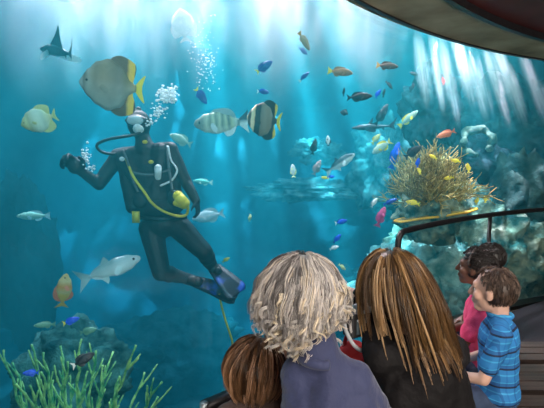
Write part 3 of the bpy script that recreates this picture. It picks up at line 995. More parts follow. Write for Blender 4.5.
fish('damselfish', 'small black fish beneath the soffit, upper one of two', 'fish', 414, 74, 6.4, 9, 160, 'oval', F['dark'], F['dark'], fins=S_)
fish('damselfish', 'small black fish beneath the soffit, lower one of two', 'fish', 412, 88, 6.4, 10, 70, 'oval', F['dark'], F['dark'], fins=S_)
fish('wrasse', 'small pale tan fish hanging upright close under the soffit', 'fish', 436, 48, 6.6, 13, 85, 'long', F['tan'], F['paleyellow'], fins=S_)
fish('anthias', 'tiny red fish over the dark rock knob', 'fish', 443, 81, 6.6, 8, 100, 'oval', F['red'], F['red'], fins=S_)
# middle
fish('trevally', 'silver fish with dark back rising right over the pale ledge', 'fish', 339, 164, 5.8, 36, 33, 'jack', F['silverdark'], F['silverdark'], bend=.7, deep=1.1)
fish('goatfish', 'pinkish grey fish pointing up behind the silver dark backed fish', 'fish', 317, 168, 6.2, 17, 65, 'oval', F['pinkgrey'], F['pinkgrey'])
fish('butterflyfish', 'small bright white fish pointing up at the left end of the ledge', 'fish', 293, 171, 5.6, 14, 95, 'oval', F['white'], F['paleyellow'])
fish('surgeonfish', 'black fish pointing up right under the middle of the tank', 'fish', 314, 147, 5.6, 17, 78, 'oval', F['dark'], F['dark'], deep=.85)
fish('butterflyfish', 'small white fish with a black back beside the upright black fish', 'fish', 328, 141, 5.8, 11, 95, 'oval', F['white'], F['dark'], F['dark'])
fish('damselfish', 'tiny yellow fish below the silver dark backed fish', 'fish', 325, 178, 5.8, 8, 170, 'oval', F['yellow'], F['yellow'], fins=S_)
fish('blue_damsel', 'tiny blue fish beside the tiny yellow one', 'fish', 331, 177, 5.8, 8, 10, 'oval', F['brightblue'], F['brightblue'], fins=S_)
fish('blue_damsel', 'blue fish with white belly in open water, upper one of two', 'fish', 341, 222, 5.6, 13, 15, 'oval', F['brightblue'], F['blue'], F['white'], fins=S_)
fish('blue_damsel', 'blue fish in open water, lower one of two', 'fish', 337, 239, 5.6, 12, 50, 'oval', F['brightblue'], F['blue'], fins=S_)
fish('butterflyfish', 'small white fish under the lower blue fish', 'fish', 334, 248, 5.5, 10, 20, 'oval', F['white'], F['white'], fins=S_)
fish('butterflyfish', 'small pale yellow fish near the head of the blonde woman', 'fish', 342, 267, 5.2, 9, -40, 'oval', F['paleyellow'], F['paleyellow'], fins=S_)
fish('anthias', 'pink fish pointing up left of the thicket coral', 'fish', 381, 217, 5.4, 22, 70, 'long', F['pink'], F['pink'], deep=1.2)
fish('butterflyfish', 'small white fish left of the plate coral', 'fish', 374, 203, 5.6, 11, 60, 'oval', F['white'], F['silver'], fins=S_)
fish('blue_damsel', 'small dark blue fish over the pink fish', 'fish', 390, 202, 5.6, 15, 25, 'long', F['blue'], F['blue'])
fish('damselfish', 'tiny yellow fish right of the diver\'s fins', 'fish', 226, 260, 5.6, 9, 30, 'oval', F['yellow'], F['yellow'], fins=S_)
fish('damselfish', 'tiny yellow green fish right of the pale silver fish', 'fish', 250, 218, 6.0, 8, 80, 'oval', F['paleyellow'], F['paleyellow'], fins=S_)
# by the reef
fish('wrasse', 'long vivid blue fish standing upright left of the thicket coral', 'fish', 395, 156, 6.4, 28, 75, 'long', F['brightblue'], F['brightblue'], deep=1.0)
fish('surgeonfish', 'black oval fish directly over the thicket coral', 'fish', 413, 152, 5.8, 20, 35, 'oval', F['dark'], F['dark'])
fish('anthias', 'bright orange red fish over the thicket coral', 'fish', 446, 134, 5.8, 19, 200, 'oval', F['orange'], F['orange'], deep=.85)
fish('butterflyfish', 'pale yellow white fish left of the black oval fish', 'fish', 376, 139, 6.2, 13, 50, 'oval', F['paleyellow'], F['yellow'], fins=S_)
fish('rabbitfish', 'pale greenish fish with yellow fins beside the slim shark', 'fish', 382, 147, 6.4, 22, 215, 'oval', F['palegreen'], F['yellow'])
fish('rabbitfish', 'green gold fish swimming up left of the dark knob', 'fish', 408, 119, 6.4, 24, 40, 'long', F['palegreen'], F['yellow'])
G = 'yellow tangs around the thicket coral'
for px, py, l, th, lab in [(433, 157, 9, 150, 'small yellow fish at the crown of the thicket coral, left one'), (456, 161, 10, 170, 'small yellow fish over the right crown of the thicket coral'),
                           (468, 168, 10, 100, 'small yellow fish upright at the right side of the thicket coral'), (449, 178, 10, 190, 'small yellow fish in the middle of the thicket coral'),
                           (413, 203, 14, 170, 'yellow fish under the left foot of the thicket coral'), (477, 201, 8, 80, 'tiny yellow fish right of the plate coral, nearer to it'),
                           (485, 199, 8, 95, 'tiny yellow fish right of the plate coral, farther from it'), (419, 171, 8, 110, 'tiny yellow fish below the blue one in the thicket coral')]:
    fish('yellow_tang', lab, 'fish', px, py, 5.75 if px < 472 else 6.1, l, th, 'oval', F['yellow'], F['yellow'], group=G, fins=S_)
fish('blue_damsel', 'small vivid blue fish in front of the thicket coral', 'fish', 418, 163, 5.6, 10, 85, 'oval', F['brightblue'], F['brightblue'], fins=S_)
# lower left
fish('blue_damsel', 'blue fish with yellow tail above the rock mound', 'fish', 71, 321, 2.9, 16, 12, 'oval', F['brightblue'], F['brightblue'], F['yellow'])
fish('surgeonfish', 'dark oval fish with white tail in front of the green coral', 'fish', 83, 360, 2.3, 24, 22, 'oval', F['dark'], F['dark'], F['white'])
fish('blue_damsel', 'vivid blue fish among green coral at the left edge', 'fish', 31, 373, 2.6, 15, 170, 'oval', F['brightblue'], F['brightblue'])
fish('rabbitfish', 'dim green fish above the dark oval fish', 'fish', 88, 331, 3.1, 16, 5, 'oval', F['green'], F['green'])
fish('rabbitfish', 'dim blue grey fish on top of the rock mound', 'fish', 45, 325, 3.0, 20, 175, 'long', F['green'], F['green'])

# ------------------------------------------------------------------ people
def hand(mb, w, d, n, s=1.0, side=1, curl=0.5, spread=0.12):
    """palm and five bent fingers; w wrist, d towards the fingertips, n out of the back of the hand"""
    d = Vector(d).normalized(); n = Vector(n); n = (n - d * n.dot(d)).normalized()
    x = d.cross(n) * side                      # towards the thumb
    w = Vector(w)
    rot = Matrix((x, d, n)).transposed()
    mb.ell(w + d * 0.045 * s, (0.04 * s, 0.052 * s, 0.017 * s), rot)
    mb.cap(w, 0.024 * s, w + d * 0.04 * s, 0.022 * s)
    for k, L in enumerate((0.068, 0.078, 0.072, 0.056)):
        off = (1.5 - k)
        p = w + d * (0.085 - abs(off - 0.3) * 0.004) * s + x * off * 0.0195 * s
        e = (d + x * off * spread).normalized()
        r = 0.0095 * s
        c = curl * (1 + 0.12 * k)
        q = p + (e * math.cos(c * .6) - n * math.sin(c * .6)) * L * 0.45 * s
        u = q + (e * math.cos(c * 1.4) - n * math.sin(c * 1.4)) * L * 0.32 * s
        v = u + (e * math.cos(c * 2.0) - n * math.sin(c * 2.0)) * L * 0.25 * s
        mb.cap(p - e * 0.012 * s, r * 1.05, q, r); mb.cap(q, r, u, r * 0.92); mb.cap(u, r * 0.92, v, r * 0.8)
    t0 = w + d * 0.02 * s + x * 0.028 * s
    t1 = t0 + (d * 0.6 + x * 0.75 - n * 0.25).normalized() * 0.042 * s
    t2 = t1 + (d * 0.95 + x * 0.25 - n * 0.35 * (1 + curl)).normalized() * 0.032 * s
    mb.cap(t0, 0.014 * s, t1, 0.0115 * s); mb.cap(t1, 0.0115 * s, t2, 0.009 * s)


def diver():
    Y0 = 4.2
    def J(px, py, dy=0.0): return P(px, py, Y0 + dy)
    lab = 'diver in black wetsuit and fins waving a gloved hand at the visitors'
    t = empty('person', J(150, 215), lab, 'person')
    suit = pmat('black neoprene', (0.010, 0.014, 0.018), (0.02, 0.026, 0.032), 6, 0.55, 0.1, 40)
    gear = pmat('dive vest', (0.008, 0.010, 0.013), (0.022, 0.028, 0.034), 14, 0.6, 0.3, 60)
    yel = pmat('yellow rubber', (0.80, 0.62, 0.02), (0.9, 0.72, 0.05), 6, 0.45)
    rub = pmat('black rubber', (0.008, 0.008, 0.01), None, 6, 0.4)
    silver = pmat('pale silicone', (0.55, 0.6, 0.62), (0.75, 0.8, 0.8), 20, 0.3)
    mb = MB()
    head = J(139, 124)
    mb.ell(head, (0.112, 0.125, 0.138))
    mb.ell(head + Vector((0.0, -0.05, -0.055)), (0.07, 0.07, 0.07))
    neck = J(143, 139)
    mb.cap(head, 0.075, neck, 0.07)
    sl, sr = J(118, 157), J(170, 150)
    chest, waist, hip = J(146, 165, .02), J(155, 197, 0.0), J(162, 224, -.02)
    mb.cap(neck, 0.075, J(146, 152), 0.11)
    mb.cap(sl, 0.085, sr, 0.085)
    mb.cap(sl.lerp(chest, .35), 0.13, waist, 0.13); mb.cap(sr.lerp(chest, .35), 0.13, waist, 0.13)
    mb.ell(chest, (0.22, 0.14, 0.2)); mb.ell(waist, (0.19, 0.13, 0.16)); mb.ell(hip, (0.18, 0.13, 0.14))
    # raised arm
    el, wl = J(99, 184, -.05), J(82, 172, -.18)
    mb.cap(sl, 0.08, el, 0.062); mb.cap(el, 0.062, wl, 0.045)
    hand(mb, wl, J(70, 161, -.24) - wl, Vector((0.15, 0.9, 0.1)), 1.9, -1, 1.05, 0.1)
    mb.ell(wl + (J(70, 161, -.24) - wl).normalized() * .09, (.07, .055, .085))
    # lowered arm
    er, wr = J(186, 182, .02), J(196, 201, -.05)
    mb.cap(sr, 0.08, er, 0.06); mb.cap(er, 0.06, wr, 0.042)
    hand(mb, wr, J(200, 216, -.08) - wr, Vector((1, -0.3, 0.2)), 1.2, 1, 0.7, 0.1)
    # legs
    hl, hr = J(151, 228), J(176, 224)
    kl, kr = J(161, 272, -.12), J(204, 252, -.10)
    al, ar = J(188, 279, .12), J(213, 267, .14)
    for h, k, a, f in ((hl, kl, al, J(200, 285, .1)), (hr, kr, ar, J(222, 274, .12))):
        mb.cap(h, 0.125, k, 0.088); mb.cap(k, 0.088, a, 0.055); mb.cap(a, 0.055, f, 0.045)
        mb.ell(k.lerp(a, .3), (0.085, 0.085, 0.085))
    body = mb.fuse('body', suit, t, 0.011, 4, 0.004, 9)
    # vest
    v = MB()
    v.cap(J(123, 155, .0), 0.075, J(134, 206, -.02), 0.085); v.cap(J(166, 150, .0), 0.075, J(176, 205, -.02), 0.085)
    v.cap(J(123, 153, .06), 0.06, J(166, 149, .06), 0.06)
    v.ell(J(150, 178, .02), (0.24, 0.155, 0.26)); v.ell(J(157, 207, .0), (0.225, 0.16, 0.13))
    v.fuse('vest', gear, t, 0.013, 4, 0.006, 10)
    for (px, py, rx, rz) in ((140, 200, .075, .085), (174, 198, .065, .08)):
        k = MB(); k.ell(J(px, py, -.145), (rx, .05, rz)); k.fuse('pocket', gear, t, .012, 2)
    web = pmat('grey webbing', (.10, .12, .13), (.16, .18, .19), 30, .7)
    for pts in (((123, 150, -.075), (128, 163, -.155), (133, 180, -.18), (138, 192, -.2)), ((167, 146, -.07), (168, 160, -.15), (170, 176, -.17), (172, 190, -.2)), ((130, 172, -.17), (150, 175, -.2), (169, 170, -.165))):
        k = MB(); k.tube([J(*q) for q in spl3(list(pts))], .012, 6); k.build('strap', web, t)
    k = MB(); k.cap(J(158, 168, -.2), .035, J(158, 177, -.2), .03); tag(k.build('dive_light', silver, t), 'grey dive light clipped to the chest')
    bl = MB(); bl.tube([J(134 + i * 5.2, 217 + 2 * math.sin(i / 10 * math.pi), -.165 * math.sin(i / 10 * math.pi) - 0.02) for i in range(11)], 0.022, 8)
    bl.build('belt', rub, t)
    tk = MB(); tk.tube([J(150, 143, .30), J(150, 147, .30), J(162, 205, .30), J(163, 209, .30)], [0.04, 0.09, 0.09, 0.06], 16)
    tk.build('air_tank', pmat('tank paint', (0.3, 0.32, 0.33), None, 4, 0.35), t)
    # mask and regulator on the face
    mk = MB()
    mk.ell(head + Vector((0.005, -0.09, 0.02)), (0.104, 0.065, 0.062)); mk.build('mask', rub, t)
    le = MB(); le.ell(head + Vector((0.005, -0.135, 0.02)), (0.080, 0.025, 0.044))
    lo = le.build('mask_lens', pmat('mask lens', (0.35, 0.45, 0.48), None, 3, 0.06), t); tag(lo, 'pale reflecting mask lens')
    stp = MB(); stp.tube([head + Vector((0.118 * math.cos(a), 0.132 * math.sin(a), 0.03)) for a in [i / 12 * math.pi * 1.2 - .3 for i in range(13)]], 0.013, 6)
    stp.build('mask_strap', rub, t)
    rg = MB(); rg.cap(head + Vector((0.03, -0.145, -0.055)), 0.045, head + Vector((0.055, -0.15, -0.06)), 0.036)
    tag(rg.build('regulator', silver, t), 'silver grey breathing regulator')
    ht = MB(); ht.cap(head + Vector((-0.01, 0, .1)), .05, head + Vector((0, 0, .135)), .03); ht.build('hood_crest', rub, t)
    h1 = MB()
    h1.tube([J(*q) for q in spl3([(141, 133, -.16), (128, 136, -.2), (110, 139, -.2), (99, 143, -.2), (97, 147, -.2), (102, 152, -.17), (113, 154, -.1), (122, 150, .1), (140, 146, .28)])], 0.014, 8)
    tag(h1.build('hose', rub, t), 'black breathing hose looping out beside the head')
    h2 = MB()
    h2.tube([J(*q) for q in spl3([(126, 158, -.12), (133, 176, -.2), (145, 193, -.22), (152, 203, -.22), (163, 211, -.2), (177, 216, -.19), (186, 215, -.18), (188, 208, -.18), (186, 201, -.18)])], 0.013, 8)
    tag(h2.build('hose', yel, t), 'yellow hose looping across the waist')
    oc = MB(); oc.cap(J(178, 196, -.2), 0.05, J(184, 203, -.2), 0.055); oc.cap(J(176, 203, -.2), 0.03, J(184, 205, -.2), 0.04)
    tag(oc.build('spare_regulator', yel, t), 'yellow spare regulator')
    tg = MB(); tg.box(J(136, 217, -.13), (0.035, 0.012, 0.055)); tag(tg.build('weight_pouch', yel, t), 'yellow weight pouch tab')
    for (px, py, c) in ((122, 159, silver), (145, 142, yel), (151, 162, yel)):
        b2 = MB(); b2.ell(J(px, py, -.16), (.026, .014, .018 if c is yel else .022)); b2.build('buckle', c, t)
    g = MB(); g.tube([J(*q) for q in spl3([(168, 146, -.1), (171, 160, -.13), (177, 170, -.15), (172, 180, -.17), (160, 186, -.2)])], 0.01, 6)
    g.build('gauge_hose', silver, t)
    # fins: blade with stiffening edges
    blue = pmat('blue fin', (0.004, 0.008, 0.02), (0.01, 0.07, 0.5), 5, 0.45, lo=.5, hi=.62)
    for (p0, p1, w, dn) in ((J(194, 281, .08), J(236, 294, -.1), 0.10, Vector((0.25, -0.75, .6))), (J(214, 268, .08), J(238, 291, -.12), 0.12, Vector((0.55, -0.8, .1)))):
        d = (p1 - p0); L = d.length; d.normalize()
        n = (dn - d * dn.dot(d)).normalized(); x = d.cross(n)
        f = MB(); ns = 14
        rows = []
        for i in range(ns + 1):
            u = i / ns
            hw = w * (0.45 + 0.6 * u) * (1 if u < .9 else 1 - (u - .9) * 3)
            rows.append((p0 + d * L * u - n * 0.05 * u * u, hw))
        for sgn in (1, -1):
            for c, hw in rows:
                for k in range(5):
                    q = (k - 2) / 2
                    f.v.append(c + x * hw * q + n * sgn * (0.006 + 0.006 * (abs(q) > .9) + 0.004 * math.cos(q * 6)) ); f.t.append(0)
        N = 5 * (ns + 1)
        for i in range(ns):
            for k in range(4):
                a = i * 5 + k
                f.f.append((a, a + 1, a + 6, a + 5)); f.f.append((N + a, N + a + 5, N + a + 6, N + a + 1))
            for k in (0, 4):
                a = i * 5 + k
                f.f.append((a, a + 5, N + a + 5, N + a))
        f.f.append((0, 1, 2, 3, 4, N + 4, N + 3, N + 2, N + 1, N)); e = 5 * ns
        f.f.append((e, e + 1, e + 2, e + 3, e + 4, N + e + 4, N + e + 3, N + e + 2, N + e + 1, N + e))
        fin = f.build('swim_fin', blue, t)
        for sgn in (1, -1):
            rb = MB(); rb.tube([c + x * hw * sgn for c, hw in rows], [0.016 - 0.008 * i / ns for i in range(ns + 1)], 6)
            rb.build('edge_rail', rub, fin)
        fp = MB(); fp.cap(p0 - d * 0.1, 0.06, p0 + d * .05, 0.055); fp.build('foot_pocket', rub, fin)
    # safety line going down from the fin
    ln = MB(); ln.tube([J(219, 294, -.05), J(222, 308, -.06), J(226, 322, -.07), J(232, 340, -.06), J(236, 380, 0), P(238, 430, 4.6)], 0.011, 6)
    tag(ln.build('safety_line', yel), 'thin yellow line hanging down from the diver\'s fins', 'rope')
    return t


def spl3(pts, k=6):
    out = []
    n = len(pts)
    for i in range(n - 1):
        p0, p1, p2, p3 = pts[max(i - 1, 0)], pts[i], pts[i + 1], pts[min(i + 2, n - 1)]
        for j in range(k):
            t = j / k
            out.append(tuple(0.5 * (2 * p1[a] + (p2[a] - p0[a]) * t + (2 * p0[a] - 5 * p1[a] + 4 * p2[a] - p3[a]) * t * t + (3 * p1[a] - p0[a] - 3 * p2[a] + p3[a]) * t ** 3) for a in range(3)))
    out.append(tuple(pts[-1]))
    return out


diver()


def bubbles(name, label, spots, seed):
    rng = random.Random(seed)
    mb = MB()
    for (px, py, Y, sx, sy, n, r0, r1) in spots:
        for i in range(n):
            p = P(px + rng.gauss(0, sx), py + rng.gauss(0, sy), Y + rng.gauss(0, .12))
            r = rng.uniform(r0, r1)
            mb.ell(p, (r, r, r * .8), nu=7, nv=5)
    m = pmat('bubble', (0.85, 0.93, 0.95), None, 4, 0.08, spec=0.8)
    o = mb.build(name, m)
    return tag(o, label, 'bubbles', kind='stuff')


bubbles('bubbles', 'white cloud of bubbles rising from the regulator of the diver', [(168, 95, 4.3, 4.5, 4, 150, .006, .022), (158, 112, 4.2, 3.5, 4, 50, .006, .018), (150, 122, 4.1, 2.5, 2.5, 24, .005, .014), (86, 156, 4.0, 1.8, 4.5, 50, .006, .016), (91, 168, 4.0, 2.5, 1.8, 25, .005, .012)], 3)
bubbles('bubbles', 'fine column of bubbles rising through the upper middle of the tank', [(206, 70, 5.2, 6, 13, 120, .003, .011), (203, 45, 5.4, 8, 16, 60, .003, .010)], 8)


SKIN = pmat('light skin', (0.60, 0.36, 0.27), (0.68, 0.42, 0.32), 9, 0.5)
SKIN_B = pmat('brown skin', (0.13, 0.06, 0.035), (0.17, 0.08, 0.05), 9, 0.45)
EYE_W = pmat('eye white', (0.8, 0.78, 0.75), None, 5, 0.2)
IRIS = pmat('iris', (0.04, 0.025, 0.015), None, 5, 0.2)
DENIM = pmat('denim', (0.03, 0.05, 0.10), (0.05, 0.08, 0.15), 30, 0.85, 0.2, 200)
DARKCLOTH = pmat('dark trousers', (0.012, 0.012, 0.016), (0.02, 0.02, 0.025), 20, 0.85, 0.2, 120)
SHOE = pmat('shoe', (0.02, 0.02, 0.022), (0.05, 0.05, 0.05), 8, 0.5)


def seated(label, hc, yaw, s, hs, skin, top_m, trousers, head_yaw=None, head_tilt=(0, 0), lean=(0.0, 0.04), arms=None, sleeve='long', face=True, loc_group=None, wide=1.0, collar=None, rough=0.006, vox=0.0085, aw=None, cuff=.88, hoff=(0, 0, 0), high_neck=0.0):
    """person sitting; hc = head centre in the world; local x right, y forward; arms in local coordinates of the unscaled body"""
    Rz = Matrix.Rotation(math.radians(yaw), 3, 'Z')
    hl = Vector((lean[0] * 1.15, lean[1] + 0.04, 0.70))
    org = Vector(hc) - Rz @ (hl * s) - Vector(hoff)
    W = lambda p: org + Rz @ (Vector(p) * s)
    t = empty('person', org, label, 'person', loc_group)
    lx, ly = lean
    sp = lambda u: Vector((lx * u, ly * u * 0.9, 0.54 * u))      # spine
    if arms is None:
        arms = [((-.235, .06, .22), (-.12, .27, .11)), ((.235, .06, .22), (.12, .27, .11))]
    if aw:      # arms given as points in the room
        IW = lambda q: Rz.transposed() @ (Vector(q) - org) / s
        arms = [(IW(a[0]), IW(a[1])) + tuple(Rz.transposed() @ Vector(q) for q in a[2:]) for a in aw]
    sh = [sp(.88) + Vector((sd * .165 * wide, 0, 0)) for sd in (-1, 1)]
    knees = [(-.10, .40, -.02), (.10, .40, -.02)]
    ank = [(-.10, .42, -.40), (.10, .42, -.40)]
    # head
    hy = math.radians(yaw if head_yaw is None else head_yaw)
    HR = Matrix.Rotation(hy, 3, 'Z') @ Matrix.Rotation(math.radians(head_tilt[0]), 3, 'X') @ Matrix.Rotation(math.radians(head_tilt[1]), 3, 'Y')
    H = lambda p: Vector(hc) + HR @ (Vector(p) * hs)
    b = MB()
    b.ell(H((0, -.012, .022)), (.076 * hs, .094 * hs, .092 * hs), HR)
    b.ell(H((0, .022, -.03)), (.060 * hs, .066 * hs, .078 * hs), HR)
    b.ell(H((0, .058, -.085)), (.032 * hs, .03 * hs, .026 * hs), HR)          # chin
    b.ell(H((0, .073, .032)), (.050 * hs, .018 * hs, .016 * hs), HR)          # brow
    b.cap(H((0, .084, .018)), .010 * hs, H((0, .106, -.022)), .0135 * hs)       # nose
    b.ell(H((0, .088, -.051)), (.023 * hs, .012 * hs, .008 * hs), HR)          # lips
    b.ell(H((0, .086, -.063)), (.020 * hs, .011 * hs, .008 * hs), HR)
    for sd in (-1, 1):
        b.ell(H((sd * .044, .058, -.02)), (.024 * hs, .024 * hs, .026 * hs), HR)   # cheek
        b.ell(H((sd * .079, -.004, -.004)), (.011 * hs, .019 * hs, .031 * hs), HR)  # ear
        b.ell(H((sd * .082, .002, -.024)), (.008 * hs, .010 * hs, .012 * hs), HR)
    for sd in (-1, 1): b.ell(H((sd * .033, .070, .0165)), (.018 * hs, .0145 * hs, .008 * hs), HR)   # eyelid
    nb = sp(1.0)
    b.cap(H((0, -.025, -.05)), .05 * hs, W(nb), .056 * s)
    b.cap(W(sh[0]), .05 * s, W(sh[1]), .05 * s)
    b.ell(W(sp(.68)), (.15 * s * wide, .095 * s, .16 * s), Rz)
    b.cap(W(sp(.15)), .115 * s, W(sp(.6)), .11 * s)
    b.ell(W((0, 0, .02)), (.16 * s, .11 * s, .10 * s), Rz)
    for k in (0, 1):
        e, w = arms[k][0], arms[k][1]
        b.cap(W(sh[k]), .048 * s, W(e), .037 * s); b.cap(W(e), .037 * s, W(w), .025 * s)
        hd = (Vector(w) - Vector(e)).normalized()
        if len(arms[k]) > 2: hd = Vector(arms[k][2])
        nn = Vector((0, .1, 1)) if len(arms[k]) < 4 else Vector(arms[k][3])
        hand(b, W(w), Rz @ hd, Rz @ nn, .93 * s, 1 if k == 0 else -1, 0.45)
        b.cap(W((-.085 + .17 * k, 0, 0)), .082 * s, W(knees[k]), .058 * s)
        b.cap(W(knees[k]), .056 * s, W(ank[k]), .038 * s)
        b.cap(W(ank[k]), .038 * s, W((ank[k][0], .54, -.435)), .03 * s)
    body = b.fuse('body', skin, t, vox * 0.75, 2)
    # top with sleeves
    c = MB()
    c.cap(W(sh[0]), .066 * s, W(sh[1]), .066 * s)
    c.cap(W(sh[0]), .06 * s, W(nb - Vector((0, 0.0, .015))), .062 * s); c.cap(W(sh[1]), .06 * s, W(nb - Vector((0, 0.0, .015))), .062 * s)
    if high_neck: c.cap(W(nb), .068 * s, W(nb).lerp(H((0, -.03, -.05)), high_neck), .066 * s)
    c.ell(W(sp(.68)), (.185 * s * wide, .125 * s, .19 * s), Rz)
    c.ell(W(sp(.4)), (.165 * s * wide, .125 * s, .18 * s), Rz)
    c.ell(W(sp(.1)), (.185 * s * wide, .135 * s, .13 * s), Rz)
    c.cap(W(sp(.1) + Vector((-.05, 0, 0))), .12 * s, W(sp(.7) + Vector((-.05, 0, 0))), .11 * s)
    c.cap(W(sp(.1) + Vector((.05, 0, 0))), .12 * s, W(sp(.7) + Vector((.05, 0, 0))), .11 * s)
    for k in (0, 1):
        e, w = Vector(arms[k][0]), Vector(arms[k][1])
        if sleeve == 'long':
            c.cap(W(sh[k]), .066 * s, W(e), .053 * s); c.cap(W(e), .053 * s, W(e.lerp(w, cuff)), .038 * s)
        else:
            c.cap(W(sh[k]), .066 * s, W(sh[k].lerp(e, .7)), .06 * s)
    c.fuse('top', top_m, t, vox, 3, rough, 14 / max(s, .5))
    if collar is not None:
        cb = MB()
        pts = []
        for i in range(19):
            a = math.radians(-60 - 240 * i / 18 + 0)
            pts.append(W(nb + Vector((.066 * math.cos(a), -.005 + .066 * math.sin(a), .012))))
        cb.tube(pts, [.017 * s] * 19, 8)
        cb.fuse('collar', collar, t, 0.005, 2)
    d = MB()
    for k in (0, 1):
        d.cap(W((-.085 + .17 * k, 0, 0)), .098 * s, W(knees[k]), .07 * s)
        d.cap(W(knees[k]), .068 * s, W((ank[k][0], ank[k][1], ank[k][2] + .04)), .05 * s)
    d.ell(W((0, 0, .02)), (.172 * s, .125 * s, .11 * s), Rz)
    d.fuse('trousers', trousers, t, vox * 1.3, 2)
    for k in (0, 1):
        e = MB()
        e.cap(W((ank[k][0], .40, -.425)), .045 * s, W((ank[k][0], .54, -.437)), .038 * s)
        e.fuse('shoe', SHOE, t, vox, 1)
    if face:
        for sd in (-1, 1):
            e = MB(); e.ell(H((sd * .033, .0715, .008)), (.0112 * hs,) * 3, HR, 10, 8)
            eye = e.build('eye', EYE_W, t)
            i2 = MB(); i2.ell(H((sd * .033, .0805, .008)), (.0078 * hs, .004 * hs, .0078 * hs), HR, 8, 6)
            i2.build('iris', IRIS, eye)
    return dict(t=t, H=H, HR=HR, hs=hs, W=W, hc=Vector(hc), org=org, Rz=Rz, s=s, sp=sp, wide=wide)


